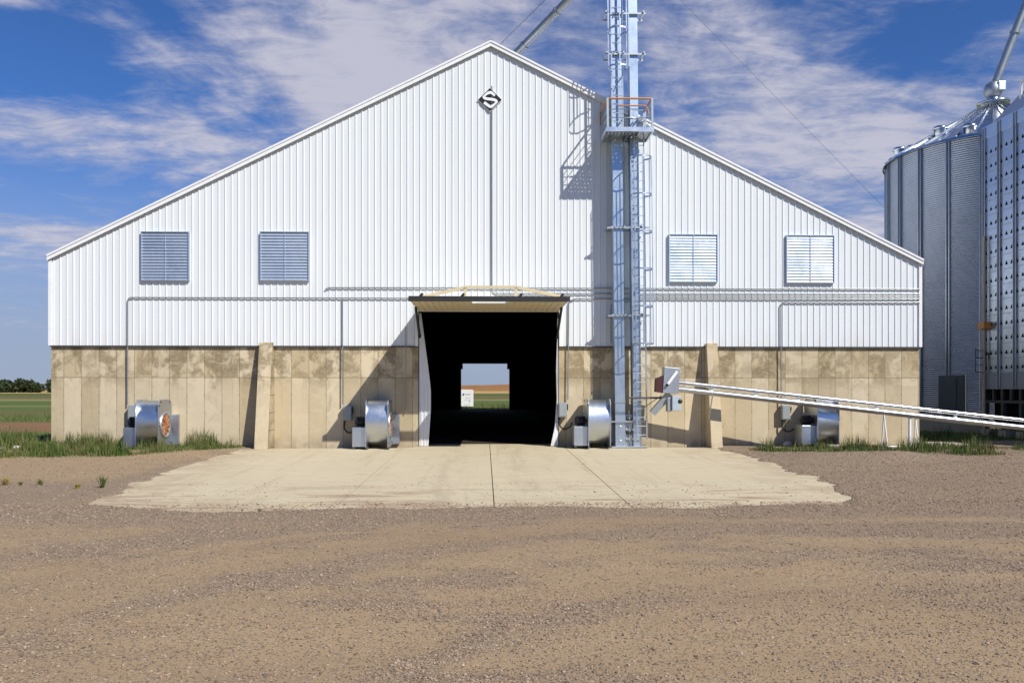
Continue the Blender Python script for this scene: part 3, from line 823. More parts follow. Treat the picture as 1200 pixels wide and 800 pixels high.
# ------------------------------------------------------------------ conduits and boxes
def conduit(pts, label, y=-.105, r=.022, mat='conduit', straps=False, name='conduit'):
    q = []
    for p in pts:
        yy = p[2] if len(p) > 2 else (y if True else 0)
        q.append(P(p[0], p[1], yy))
    b = MB(); b.tube(bend(q, .16), r, 8)
    o = b.build(name, mat, None, origin=q[0])
    tag(o, label, 'conduit', 'electrical conduits on the facade')
    if straps:
        s = MB()
        for a, c_ in zip(q, q[1:]):
            L = (c_ - a).length; n = int(L / 1.2)
            for k in range(1, n):
                m_ = a + (c_ - a) * (k / n); s.box(m_.x - .03, m_.x + .03, m_.y - .03, -.052 if m_.z > ZC else -.002, m_.z - .03, m_.z + .03)
        if s.v: s.build('strap', 'conduit', o)
conduit([(149.5, 474), (149.5, 348.5), (486, 349.5)], 'conduit rising from leftmost fan switch and running right to the doorway')
conduit([(401.5, 474), (401.5, 351)], 'short straight drop conduit to the switch left of the doorway')
conduit([(381, 339), (386, 337), (1078, 338.5)], 'topmost long horizontal conduit crossing the facade above the door')
conduit([(576.5, 101), (576.5, 340), (584, 344), (1078, 344.2)], 'conduit descending from the diamond sign then turning right above the door')
conduit([(665.5, 468), (666.5, 353), (674, 350), (1078, 350)], 'conduit bending down beside the right door jamb to the fan switch')
conduit([(738, 347), (1078, 347.2)], 'thin horizontal conduit third from the top right of the elevator', r=.018)
conduit([(915.5, 474), (915, 354.3), (1078, 354)], 'lowest conduit dropping to the rightmost fan switch')
conduit([(475.5, 483), (475.5, 383)], 'short shaded conduit beside the left door jamb', r=.016)
conduit([(716, 402), (716, 356), (724, 353), (738, 353)], 'short conduit with a bend behind the elevator legs', r=.018)
def switchbox(u, v, label, proto=None):
    c = P(u, v, -.2)
    if proto is not None:
        o = copy_tree(proto); o.location = (c.x, -.02, c.z - .26); o['label'] = label; return o
    o = empty('switch_box', (c.x, -.02, c.z - .26), label, 'switch box', 'fan switch boxes')
    x, z = c.x, c.z
    b = MB(); b.box(x - .15, x + .15, -.24, -.03, z - .26, z + .26); b.build('enclosure', 'grey_paint', o, bevel=.015)
    b = MB(); b.box(x - .12, x + .12, -.252, -.241, z - .22, z + .22); b.build('cover', 'box_grey', o)
    b = MB(); b.box(x + .151, x + .19, -.2, -.1, z - .02, z + .2); b.box(x + .165, x + .185, -.26, -.2, z + .08, z + .2); b.build('handle', 'black', o)
    b = MB(); b.tube(bend([(x - .1, -.13, z - .26), (x - .13, -.14, z - .55), (x + .05, -.2, z - .72), (x + .28, -.3, z - .58), (x + .3, -.4, z - .45)], .2), .028, 8); b.build('flex_cable', 'rubber', o)
    return o
sb = switchbox(155, 483, 'grey switch box beside the leftmost fan under a bent conduit')
switchbox(407, 484, 'shaded grey switch box beside the fan left of the doorway', sb)
switchbox(659.5, 480, 'grey switch box at the right door jamb by the fan', sb)
switchbox(921, 483, 'grey switch box beside the rightmost fan below the conveyor tubes', sb)

# ------------------------------------------------------------------ aeration fans
def make_fan(loc, label):
    o = empty('aeration_fan', loc, label, 'fan', 'aeration fans along the wall foot')
    X, Y, Z = loc
    w = .36; cy, cz, r = Y - .62, Z + .90, .76
    b = MB()
    prof = []
    n = 40
    for k in range(n + 1):                       # scroll wrap, axis along x
        a = math.pi / 2 + 2 * math.pi * k / n * .93
        rr = r * (1.0 - .05 * k / n)
        prof.append((cy + rr * math.cos(a) * .80, cz + rr * math.sin(a)))
    vs = [(X - w, p[0], p[1]) for p in prof] + [(X + w, p[0], p[1]) for p in prof]; m_ = len(prof)
    b.add(vs, [(i, i + 1, m_ + i + 1, m_ + i) for i in range(m_ - 1)], True)
    b.build('scroll_housing', 'galv', o)
    for s in (-1, 1):
        b = MB(); xa = X + s * w; xb = xa + s * .03
        pl = []
        for y_, z_, cx_, cz_ in ((cy - .60, cz + .62, 1, 0), (cy - .46, cz + .79, 0, 1), (cy + .44, cz + .79, 0, 0), (cy + .60, cz + .62, 0, 0), (cy + .60, Z + .06, 0, 0), (cy - .60, Z + .06, 0, 0)): pl.append((y_, z_))
        b.prism(pl, xa, xb, 'x')
        sp = b.build('side_plate', 'dull_galv' if s > 0 else 'galv', o, bevel=.006)
        for y_, z_ in ((cy - .52, cz + .58), (cy - .4, cz + .71), (cy + .4, cz + .71), (cy - .52, Z + .2), (cy + .5, Z + .2), (cy - .52, cz - .1)):
            MB().lathe([(.001, 0), (.03, 0), (.03, s * .02), (.001, s * .025)], (xb, y_, z_), 8, 'x').build('bolt', 'dark_steel', sp)
    # inlet cone and rusty wheel on the right side
    b = MB(); b.lathe([(.46, .031), (.46, .07), (.40, .075), (.36, .02)], (X + w, cy, cz - .08), 28, 'x'); b.build('inlet_ring', 'galv', o)
    b = MB(); b.lathe([(.001, .034), (.36, .036)], (X + w, cy, cz - .08), 28, 'x')
    for k in range(10):
        a = k * 2 * math.pi / 10
        b.obox((X + w + .045, cy + .06 * math.cos(a), cz - .08 + .06 * math.sin(a)), (X + w + .055, cy + .36 * math.cos(a + .5), cz - .08 + .36 * math.sin(a + .5)), .03, .05)
    b.build('fan_wheel', 'rust', o)
    # discharge transition to the wall
    b = MB(); b.box(X - w - .14, X + w + .30, Y - .10, Y - .004, Z + .10, Z + 1.16); b.box(X - w + .01, X + w - .01, cy + .02, Y - .101, Z + .2, Z + 1.1)
    b.build('discharge_duct', 'dull_galv', o, bevel=.008)
    # motor on a cabinet
    b = MB(); b.box(X - w - .50, X - w - .03, cy - .42, cy + .35, Z + .07, Z + .74); b.build('motor_cabinet', 'galv', o, bevel=.012)
    b = MB(); b.lathe([(.001, -.44), (.10, -.44), (.15, -.40), (.155, -.08), (.08, -.06), (.05, -.031)], (X - w, cy - .12, Z + .93), 18, 'x')
    for k in range(7): b.lathe([(.15, -.38 + k * .045), (.172, -.38 + k * .045), (.172, -.366 + k * .045), (.15, -.366 + k * .045)], (X - w, cy - .12, Z + .93), 18, 'x')
    b.box(X - w - .36, X - w - .14, cy - .22, cy - .02, Z + .741, Z + .80)
    b.build('motor', 'black', o)
    for xx in (X - w, X + w):
        MB().box(xx - .035, xx + .035, cy - .58, cy + .58, Z, Z + .055).build('skid', 'dark_steel', o)
    MB().box(X - w - .48, X - w - .40, cy - .4, cy + .33, Z, Z + .065).build('skid', 'dark_steel', o)
    return o
def fan_at(u0, u1):
    return (PX((u0 + u1) / 2, -1.1), -.02, .0)
fan = make_fan(fan_at(429, 455), 'galvanised fan half in the shadow of the open door leaf')
for u0, u1, lab, dz in ((164, 183.5, 'galvanised fan showing its rusty orange inlet above tall weeds', 0), (691, 713, 'galvanised fan between the right door jamb and the elevator legs', .02), (957.5, 980.5, 'galvanised fan standing on gravel below the conveyor tubes', .04)):
    f2 = copy_tree(fan); f2.location = fan_at(u0, u1); f2.location.z += dz; f2['label'] = lab
b = MB(); p = P(970, 521, -.9); b.box(p.x - .2, p.x + .2, -1.5, -1.2, -.05, .13); o = b.build('concrete_block', 'footing', None, origin=(p.x, -1.3, 0), bevel=.02)
tag(o, 'low concrete block on the ground in front of the rightmost fan', 'block')

# ------------------------------------------------------------------ bucket elevator
EL = empty('bucket_elevator', (5.0, -.85, 0), 'tall galvanised bucket elevator with caged ladder in front of the white wall', 'elevator')
lx0, lx1 = PX(723, -1.05), PX(735, -1.05); rx0, rx1 = PX(744.3, -1.05), PX(754.3, -1.05)
TOP = 23.0
for xa, xb in ((lx0, lx1), (rx0, rx1)):
    b = MB(); b.box(xa, xb, -1.05, -.62, .02, TOP)
    lg = b.build('leg_casing', 'leg_galv', EL, bevel=.012)
    z = 1.6
    while z < TOP - 1:
        MB().box(xa - .02, xb + .02, -1.072, -.60, z - .02, z + .02).build('flange', 'dull_galv', lg); z += 3.05
    for z in (.25, .75, 1.25):
        MB().lathe([(.001, -.026), (.035, -.022), (.035, 0)], ((xa + xb) / 2, -1.052, z), 10, 'y').build('bolt', 'white_trim' if xa < 5 else 'rust', lg)
# boot between and under the legs
b = MB(); b.box(lx1 + .01, rx0 - .01, -.98, -.66, .05, 1.15)
for z in (.3, .62, .92): b.box(lx1 + .005, rx0 - .005, -1.05, -.981, z - .03, z + .03)
b.box(lx0 - .15, rx1 + .2, -1.15, -.5, 0.0, .05)
bt = b.build('boot', 'dull_galv', EL, bevel=.008)
for z in (.55, 1.0): MB().lathe([(.001, -.09), (.075, -.085), (.09, -.03), (.12, 0)], ((lx1 + rx0) / 2, -.98, z), 14, 'y').build('bearing', 'dark_steel', bt)
b = MB(); b.tube([((lx1 + rx0) / 2, -1.03, .2), ((lx1 + rx0) / 2, -1.03, 1.3)], .018, 8); b.build('take_up_rod', 'galv', bt)
# head at the top (above the picture)
b = MB(); b.box(lx0 - .25, rx1 + .25, -1.15, -.5, TOP, TOP + 1.1); b.lathe([(.001, -.33), (.72, -.33), (.72, .33), (.001, .33)], ((lx0 + rx1) / 2, -.83, TOP + 1.1), 24, 'y'); b.build('head', 'galv', EL)
# braces
def zat(v, y=-1.05): return PZ(735, v, y)
for v in (369, 265):
    z = zat(v); b = MB()
    for yy in (-1.10, -.55): b.obox((lx0 - .22, yy, z), (rx1 + .32, yy, z), .05, .06)
    for xx in (lx0 - .05, lx1 + .05, rx1 + .05): b.obox((xx, -1.12, z + .05), (xx, -.40, z + .05), .05, .05)
    b.obox((lx0 - .2, -1.1, z - .03), (lx0 + .5, -.40, z + .32), .03, .03)
    b.build('brace_frame', 'dull_galv', EL)
z = zat(494); b = MB()
for yy in (-1.10, -.55): b.obox((lx0 - .2, yy, z), (rx1 + .2, yy, z), .05, .05)
for xx in (lx0 - .17, rx1 + .17): b.obox((xx, -1.075, z), (xx, -.575, z), .05, .05)
b.build('brace_frame', 'dull_galv', EL)
for v in (12, 60, -40, -90):
    z = zat(v); b = MB()
    for yy in (-1.10, -.55):
        b.obox((lx0 - .2, yy, z), (rx1 + .28, yy, z), .05, .05)
    for xx in (lx0 - .18, lx1 + .06, rx1 + .2): b.obox((xx, -1.22, z + .03), (xx, -.45, z + .03), .05, .05)
    b.build('brace_frame', 'dull_galv', EL)
# ladders and cages
PLZ = 10.78
def ladder(xa, xb, y, z0, z1, name='ladder'):
    b = MB()
    for xx in (xa, xb): b.box(xx - .022, xx + .022, y - .03, y + .012, z0, z1)
    z = z0 + .2
    while z < z1:
        b.tube([(xa, y - .01, z), (xb, y - .01, z)], .014, 6); z += .305
    z = z0 + .6
    while z < z1:
        for xx in (xa, xb): b.box(xx - .012, xx + .012, y + .012, -1.053, z, z + .04)
        z += 1.5
    return b.build(name, 'galv', EL)
def cage(xa, xb, y, z0, z1, parent, step=1.28):
    xc = (xa + xb) / 2; r = .37; b = MB()
    def hoop(a): return (xc + r * 1.0 * math.sin(a), y - .02 - .62 * (math.cos(a) * .5 + .5) + 0)
    zs = [];  z = z0
    while z <= z1 + .01: zs.append(z); z += step
    angs = [-2.65 + 5.3 * k / 16 for k in range(17)]
    for z in zs:
        pts = [Vector((*hoop(a), z)) for a in angs]
        for p, q in zip(pts, pts[1:]): b.obox(p, q, .008, .055)
        b.obox((xa, y, z), pts[0], .01, .05); b.obox((xb, y, z), pts[-1], .01, .05)
    for a in (-2.1, -1.2, 0, 1.2, 2.1):
        p = hoop(a); b.obox((p[0], p[1], zs[0]), (p[0], p[1], zs[-1]), .034, .008)
    b.build('safety_cage', 'galv', parent)
l1x0, l1x1 = PX(749, -1.25), PX(760.5, -1.25)
ld = ladder(l1x0, l1x1, -1.22, .25, PLZ + 1.0); cage(l1x0, l1x1, -1.22, 3.6, PLZ - .2, ld)
l2x0, l2x1 = lx0 - .02, lx1 - .0
ld = ladder(l2x0, l2x1, -1.22, PLZ + .05, TOP - .5); cage(l2x0, l2x1, -1.22, 13.1, TOP - 1.2, ld)
# platform
PLF, PLB = -1.90, -.60
px0, px1 = PX(711.5, PLF) + .13, PX(768.5, PLF) + .13
PLZ = PZ(735, 150.5, PLF + .32)
b = MB()
yy = PLF + .06; n = 0
while yy < PLB - .02:
    nx = 12
    for k in range(nx):
        xa = px0 + .06 + (px1 - px0 - .12) * k / nx; xb = px0 + .06 + (px1 - px0 - .12) * (k + 1) / nx
        if n % 2 == 0: b.box(xa, xb, yy, yy + .07, PLZ, PLZ + .012)
        else:
            b.box(xa, xb - .035, yy + .0005, yy + .0395, PLZ + .0005, PLZ + .0115)
    yy += .07 if n % 2 == 0 else .04; n += 1
pf = b.build('platform', 'dull_galv', EL)
b = MB()
b.box(px0, px1, PLF, PLF + .055, PLZ - .10, PLZ + .05); b.box(px0, px1, PLB - .055, PLB, PLZ - .10, PLZ + .03)
b.box(px0, px0 + .055, PLF + .056, PLB - .056, PLZ - .10, PLZ + .03); b.box(px1 - .055, px1, PLF + .056, PLB - .056, PLZ - .10, PLZ + .03)
for xx in (px0 + .45, (px0 + px1) / 2, px1 - .45): b.box(xx - .03, xx + .03, PLF + .056, PLB - .056, PLZ - .08, PLZ - .004)
b.build('platform_frame', 'galv', pf)
b = MB()
for xx in (px0 + .03, px1 - .09):
    for yv in (PLF + .0, PLB - .06):
        b.box(xx, xx + .07, yv, yv + .055, PLZ + .05, PLZ + 1.04)
b.build('rail_post', 'light_blue', pf)
b = MB()
HT = 1.02
loop = bend([(px0 + .05, PLB, PLZ + HT), (px0 + .05, PLF + .02, PLZ + HT), (px1 - .06, PLF + .02, PLZ + HT), (px1 - .06, PLB, PLZ + HT)], .15)
b.tube(loop, .034, 8)
b.tube(bend([(px0 + .42, PLF - .03, PLZ + HT - .26), (px1 - .25, PLF - .03, PLZ + HT - .26), (px1 - .18, PLF - .03, PLZ + .45)], .12), .024, 8)
b.tube([(px0 + .02, PLB + .1, PLZ + HT), (px0 + .02, PLB + .1, PLZ + .55)], .03, 8)
b.build('orange_rail', 'orange', pf)
b = MB()
for h in (.38, .66):
    b.tube([(px0 + .06, PLB, PLZ + h), (px0 + .06, PLF + .04, PLZ + h), (px1 - .06, PLF + .04, PLZ + h), (px1 - .06, PLB, PLZ + h)], .015, 6)
b.build('mid_rail', 'galv', pf)
EL.rotation_euler = (0, -.011, 0); EL.location.y += .32

# ------------------------------------------------------------------ tube conveyor
QC0, QC1 = -1.15, -1.75
CV = empty('tube_conveyor', (P(786, 500, QC0).x, QC0, 0), 'twin tube grain conveyor sloping down to the right in front of the wall', 'conveyor')
def cpt(u, v):
    t = (u - 786) / (1200 - 786); return P(u, v, QC0 + (QC1 - QC0) * t)
def line(v0, v1, ext):
    a, c_ = cpt(795, v0), cpt(1200, v1); d = (c_ - a); return a, a + d * ext
a, e = line(448, 492.3, 1.55); b = MB(); b.tube([a, e], .070, 16); b.build('upper_tube', 'tube_alu', CV); ua, ue = a, e
a, e = line(456, 501.0, 1.55); b = MB(); b.tube([a, e], .098, 18); b.build('lower_tube', 'tube_alu', CV); la, le = a, e
for u in (834, 886, 936, 1028, 1120):
    t = (u - 795) / 405 / 1.55
    p, q = ua + (ue - ua) * t, la + (le - la) * t
    b = MB(); d = (ue - ua).normalized()
    b.tube([p - d * .03, p + d * .03], .078, 14); b.tube([q - d * .03, q + d * .03], .107, 14); b.obox(p, q, .10, .06)
    b.build('coupling', 'galv', CV)
# far end hopper
b = MB(); b.box(le.x - .1, le.x + .9, le.y - .45, le.y + .45, 0, max(.5, le.z + .35)); b.build('intake_hopper', 'dull_galv', CV)
# head box
hy = QC0
def hp(u, v): q = P(u, v, hy - .2); return (q.x, q.z)
b = MB(); b.prism([hp(776.5, 460.5), hp(778.5, 429.5), hp(797, 431.5), hp(795, 461)], hy - .22, hy + .16); hb = b.build('head_box', 'dull_galv', CV, bevel=.012)
b = MB(); b.prism([hp(768.7, 459), hp(769.5, 443.5), hp(777.5, 440), hp(776.2, 460)], hy - .19, hy + .13)
for k in range(5):
    q = P(769.5, 444 + k * 3.4, hy); b.box(q.x - .035, q.x, hy - .18, hy + .12, q.z - .03, q.z + .02)
b.build('guard', 'dark_red', hb)
b = MB(); q0, q1 = P(782.5, 450, hy - .25), P(793.5, 435, hy - .25); b.obox(q0, q1, .03, .09); b.build('tension_arm', 'white_trim', hb)
b = MB(); b.sphere((q0.x - .02, q0.y - .03, q0.z - .03), .05, 10, 6); b.build('knob', 'black', hb)
b = MB(); p0 = P(785, 461, hy); p1 = P(764.5, 484, hy + .15); b.obox(p0, p1, .22, .26, (0, 1, 0)); b.build('discharge_chute', 'grey_paint', CV)
b = MB(); q = P(785, 462, hy); q2 = P(796, 481, hy); b.box(q.x + .02, q2.x, hy - .28, hy - .05, q2.z, q.z - .05); gb = b.build('gearbox', 'light_blue', CV, bevel=.02)
b = MB(); b.box(q.x - .13, q.x + .018, hy - .2, hy + .1, q2.z - .03, q.z - .1); b.build('motor', 'grey_paint', gb, bevel=.03)
b = MB(); b.lathe([(.001, -.3), (.07, -.3), (.08, -.27), (.001, -.26)], ((q2.x + q.x) / 2 + .13, hy, (q.z + q2.z) / 2 + .05), 12, 'y'); b.build('seal_cap', 'black', gb)
b = MB(); q0, q1 = P(736, 466, hy), P(778, 466, hy); b.tube([q0, q1], .035, 8); b.tube(bend([P(753, 479, hy), P(765, 470, hy), P(776, 463, hy)], .2), .015, 6); b.build('tie_rod', 'dark_steel', CV)
b = MB(); q0, q1 = P(835, 463, -1.3), P(831, 489, -.7); b.obox(q0, q1, .035, .035); b.build('wall_strut', 'galv', CV)
# A-frame stand
st = MB(); ys_ = cpt(1055, 500).y
def sp_(u, v, dy=0): return P(u, v, ys_ + dy)
for u0, ut, dy in ((1033, 1036, .25), (1040, 1036, -.25), (1077, 1072.5, -.25), (1071, 1072.5, .25)):
    st.tube([sp_(u0, 523.5, dy), sp_(ut, 485 + (ut - 1036) * .108, 0)], .024, 8)
st.tube([sp_(1040, 523, -.25), sp_(1077, 523, -.25)], .028, 8); st.tube([sp_(1033, 523, .25), sp_(1071, 523, .25)], .024, 8)
st.tube([sp_(1066, 525.5), sp_(1066, 489)], .05, 10); st.tube([sp_(1036, 485.5), sp_(1072.5, 489.5)], .024, 8)
st.build('support_stand', 'white_trim', CV)

# ------------------------------------------------------------------ corrugated bin
ang = YAW + math.atan((1164 - 600) / F_PX); DC = 51.5; RB = 5.25
bx, by = DC * math.sin(ang), CAM_Y + DC * math.cos(ang)
EZ, AZ = 14.45, 17.25
BN = empty('grain_bin', (bx, by, 0), 'round corrugated steel grain bin with shiny cone roof behind the building corner', 'grain bin')
b = MB(); prof = []
n = int((EZ - .45) / .1067)
for k in range(n * 4 + 1):
    z = .45 + k * .1067 / 4; prof.append((RB + .019 * math.sin(k * math.pi / 2), z))
b.lathe(prof, (bx, by, 0), 120); b.build('corrugated_wall', 'bin_galv', BN)
b = MB(); b.lathe([(RB - .3, .46), (RB + .3, .46), (RB + .3, -.1)], (bx, by, 0), 64, smooth=False); b.build('foundation', 'footing', BN)
b = MB(); NS = 22
for k in range(NS):
    a = 2 * math.pi * k / NS + .06; c_, s_ = math.cos(a), math.sin(a)
    for w in (-.07, .07):
        p = Vector((bx + (RB + .06) * c_ - s_ * w, by + (RB + .06) * s_ + c_ * w, .45)); b.obox(p, p + Vector((0, 0, EZ - .5)), .05, .09, (c_, s_, 0))
b.build('stiffener', 'bin_galv', BN)
b = MB(); b.lathe([(RB + .18, EZ - .05), (RB + .16, EZ + .06), (.55, AZ)], (bx, by, 0), 44, smooth=False)
rf = b.build('roof', 'roof_galv', BN)
b = MB()
for k in range(44):
    a = 2 * math.pi * k / 44; c_, s_ = math.cos(a), math.sin(a)
    b.obox((bx + (RB + .15) * c_, by + (RB + .15) * s_, EZ + .09), (bx + .55 * c_, by + .55 * s_, AZ + .04), .06, .10)
b.lathe([(RB + .20, EZ - .08), (RB + .20, EZ - .02), (RB + .1, EZ + .02)], (bx, by, 0), 64)
b.build('roof_rib', 'roof_galv', rf)
for k in range(14):
    a = 2 * math.pi * k / 14 + 2.95 + .1; c_, s_ = math.cos(a), math.sin(a); t = .72 if k % 2 else .93
    rr = .55 + (RB - .55) * t; z = AZ + (EZ - AZ) * t
    b = MB(); b.lathe([(.28, -.2), (.28, .30), (.36, .32), (.30, .46), (.001, .52)], (bx + rr * c_, by + rr * s_, z), 14); b.build('roof_vent', 'roof_galv', rf)
b = MB(); b.lathe([(.62, AZ - .05), (.62, AZ + .1), (.80, AZ + .12), (.80, AZ + .2), (.3, AZ + .22), (.3, AZ + .45)], (bx, by, 0), 28); b.build('peak_collar', 'roof_galv', rf)
# door and ladder pieces at the front
va = -math.pi / 2 - .62
def bp(a, r, z): return Vector((bx + r * math.cos(a), by + r * math.sin(a), z))
dirv = (Vector((0, CAM_Y, 0)) - Vector((bx, by, 0))).normalized(); a0 = math.atan2(dirv.y, dirv.x)
ad = a0 - .335
b = MB(); c_, s_ = math.cos(ad), math.sin(ad); tx, ty = -s_, c_
def rb(x0, x1, r0, r1, z0, z1, m_):
    cs = [(bx + r * c_ + x * tx, by + r * s_ + x * ty, z) for z in (z0, z1) for r in (r0, r1) for x in (x0, x1)]
    m_.add(cs, [(0, 2, 3, 1), (4, 5, 7, 6), (0, 1, 5, 4), (2, 6, 7, 3), (0, 4, 6, 2), (1, 3, 7, 5)])
rb(-.62, .62, RB - .1, RB + .22, .9, 2.75, b); rb(-.35, .25, RB + .221, RB + .27, 1.05, 2.6, b); rb(-.4, .3, RB + .22, RB + .5, .98, 1.04, b)
b.build('access_door', 'dark_paint', BN, bevel=.02)
# spout ball and pipe
bt = P(1160, 112, by); bt.x, bt.y = bx, by
SP = empty('grain_spout', (bx, by, AZ + .45), 'steel spout pipe with round cushion box on the bin peak', 'spout')
b = MB(); b.sphere((bx, by, AZ + .88), .47, 20, 12, 1.05); b.build('cushion_box', 'dull_galv', SP)
b = MB(); b.box(bx - .02, bx + .40, by - .5, by + .1, AZ + .72, AZ + 1.22); b.build('inspection_hood', 'galv', SP, bevel=.05)
sp0 = Vector((bx + .12, by - .05, AZ + 1.35)); sp1 = P(1262, -150, by - 2)
b = MB(); b.tube([sp0, sp1], .20, 14); pp = b.build('pipe', 'dull_galv', SP)
b = MB()
for k in (1, 2, 3): q = sp0 + (sp1 - sp0) * k * .24; d = (sp1 - sp0).normalized(); b.tube([q - d * .04, q + d * .04], .25, 14)
b.build('flange', 'dull_galv', pp)

# ------------------------------------------------------------------ grain dryer
DXL = 22.82; DYF = 7.6; DYN = -4.0; DXR = 26.1
DTOP = 13.97; DBOT = 2.2
DR = empty('grain_dryer', ((DXL + DXR) / 2, (DYF + DYN) / 2, 0), 'boxy galvanised grain dryer tower with rows of triangular vents overlapping the corrugated bin', 'grain dryer')
b = MB(); b.box(DXL, DXR, DYN, DYF, DBOT + .6, DTOP - .55); b.build('body', 'dryer_galv', DR)
b = MB(); b.box(DXL - .03, DXR + .03, DYN - .03, DYF + .03, DTOP - .549, DTOP + .02); b.build('top_band', 'galv', DR)
b = MB(); b.box(DXL - .01, DXR + .01, DYN - .01, DYF + .01, DBOT - .15, DBOT + .599); b.build('lower_band', 'grey_paint', DR)
b = MB(); st_ = MB(); se = MB()
z = DBOT + .75
while z < DTOP - .7:
    y = DYF - .22
    while y > DYN + .1:
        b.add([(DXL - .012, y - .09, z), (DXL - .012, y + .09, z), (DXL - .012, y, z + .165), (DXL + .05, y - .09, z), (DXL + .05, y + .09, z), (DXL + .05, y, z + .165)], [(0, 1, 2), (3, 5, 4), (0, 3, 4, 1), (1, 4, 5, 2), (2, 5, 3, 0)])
        y -= .367
    se.box(DXL - .022, DXL - .001, DYN, DYF, z - .19, z - .165)
    z += .65
y = DYF
while y > DYN:
    for w in (0, -.17): st_.box(DXL - .07, DXL - .001, y - .05 + w, y + w, DBOT - .1, DTOP - .02)
    y -= 1.10
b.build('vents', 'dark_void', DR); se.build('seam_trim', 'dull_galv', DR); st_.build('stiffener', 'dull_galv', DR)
b = MB(); ins = 1.15
b.add([(DXL, DYF - .6, DTOP + .02), (DXR, DYF - .6, DTOP + .02), (DXR, DYN, DTOP + .02), (DXL, DYN, DTOP + .02), (DXL + ins, DYF - 2.4, DTOP + 1.75), (DXR - ins, DYF - 2.4, DTOP + 1.75), (DXR - ins, DYN + 1.5, DTOP + 1.75), (DXL + ins, DYN + 1.5, DTOP + 1.75)],
      [(0, 1, 5, 4), (1, 2, 6, 5), (2, 3, 7, 6), (3, 0, 4, 7), (4, 5, 6, 7), (0, 3, 2, 1)])
b.build('hipped_roof', 'galv', DR)
b = MB(); b.tube(bend([(DXL + .5, DYF - 1.9, DTOP + .6), (DXL + .45, DYF - 2.0, DTOP + 1.6), (DXL + 1.0, DYF - 2.9, DTOP + 1.5)], .5), .055, 10); b.build('vent_pipe', 'white_trim', DR)
# underframe
b = MB()
zb = DBOT - .15
b.box(DXL, DXR, DYN, DYF, zb - .62, zb - .5)
y = DYF - .05
k = 0
while y > DYN:
    b.box(DXL, DXL + .12, y - .12, y, zb - .499, zb - .001)
    if k % 2 == 0: b.box(DXL, DXL + .16, y - .16, y, .25, zb - .621)
    y -= .62; k += 1
b.box(DXL + .1, DXR - .1, DYF - .12, DYF, zb - .499, zb - .001)
for xx in (DXL + 1.6, DXR - .16): b.box(xx, xx + .16, DYF - .16, DYF, .25, zb - .621)
b.build('underframe', 'dark_steel', DR)
b = MB(); b.box(DXL + .35, DXR - .2, DYN + .3, DYF - .3, .3, zb - .63); b.box(DXL + .25, DXR - .2, DYN + .2, DYF - .2, zb - .49, zb - .01); b.build('plenum_shade', 'dark_void', DR)  # near-black boxes stand in for the shade inside the open underframe
b = MB(); y = DYF
while y > DYN: b.box(DXL - .1, DXL + .5, y - .55, y, -.2, .24); y -= 1.24
b.box(DXL + .9, DXR, DYN, DYF, -.2, .24); b.build('pier', 'footing', DR)
GP = empty('gas_pipe', (DXL - .25, DYF + .1, 0), 'tan standpipe with small orange platform at the dryer corner', 'pipe')
xg, yg = DXL - .14, DYF - .30
b = MB(); b.tube([(xg, yg, .1), (xg, yg, 9.0)], .05, 10); b.build('riser', 'tan_pole', GP)
z = PZ(1156, 382, yg); b = MB(); b.box(xg - .2, xg + .22, yg - .3, yg + .2, z - .15, z + .17); b.build('orange_platform', 'orange', GP, bevel=.01)
b = MB(); b.box(xg + .18, xg + .3, yg - .32, yg - .2, z - 1.3, z + .1); b.build('gauge_tube', 'cream', GP)
b = MB(); z = PZ(1156, 408, yg)
for xx in (xg - .4, xg + .05): b.tube([(xx, yg, z), (xx, yg, z - 1.1)], .02, 6)
for k in range(4): b.tube([(xg - .4, yg, z - .1 - k * .33), (xg + .05, yg, z - .1 - k * .33)], .018, 6)
b.tube([(xg + .1, yg - .1, z - .2), (xg + .28, yg - .2, z - 1.2)], .03, 6)
b.build('ladder', 'dark_steel', GP)

# ------------------------------------------------------------------ spout over the roof, cables
h0 = P(736, -72, -.83); h1 = Vector((RIDGE_X + .15, 3.3, ZR + .12))
b = MB(); b.tube([h0 + (h0 - h1) * .03, h1], .145, 14)
d = (h1 - h0).normalized()
SO = empty('roof_spout', h1, 'grey spout pipe slanting from the elevator down to the roof ridge', 'spout')
b.build('pipe', 'dull_galv', SO)
b = MB()
for k in (.25, .5, .75): q = h0 + (h1 - h0) * k; b.tube([q - d * .03, q + d * .03], .18, 14)
b.build('flange', 'dull_galv', SO)
b = MB(); b.box(h1.x - .3, h1.x + .3, h1.y - .3, h1.y + .3, ZR - .1, ZR + .25); b.build('roof_inlet', 'galv', SO)
w0, w1 = P(735, -95, -.83), Vector((RIDGE_X, 1.3, ZR + .2))
o = MB().tube([w0, w1], .011, 6).build('guy_cable', 'wire', None, origin=w1); tag(o, 'thin cable from the elevator to the roof ridge beside the spout', 'cable', 'guy cables of the elevator')
w0 = P(752, -46, -.83); w1 = P(1262, 474.5, 80.0); w1.z = 0
o = MB().tube([w0, w1], .0075, 6).build('guy_cable', 'wire', None, origin=w1); tag(o, 'long thin guy cable crossing the sky from elevator toward the bin', 'cable', 'guy cables of the elevator')

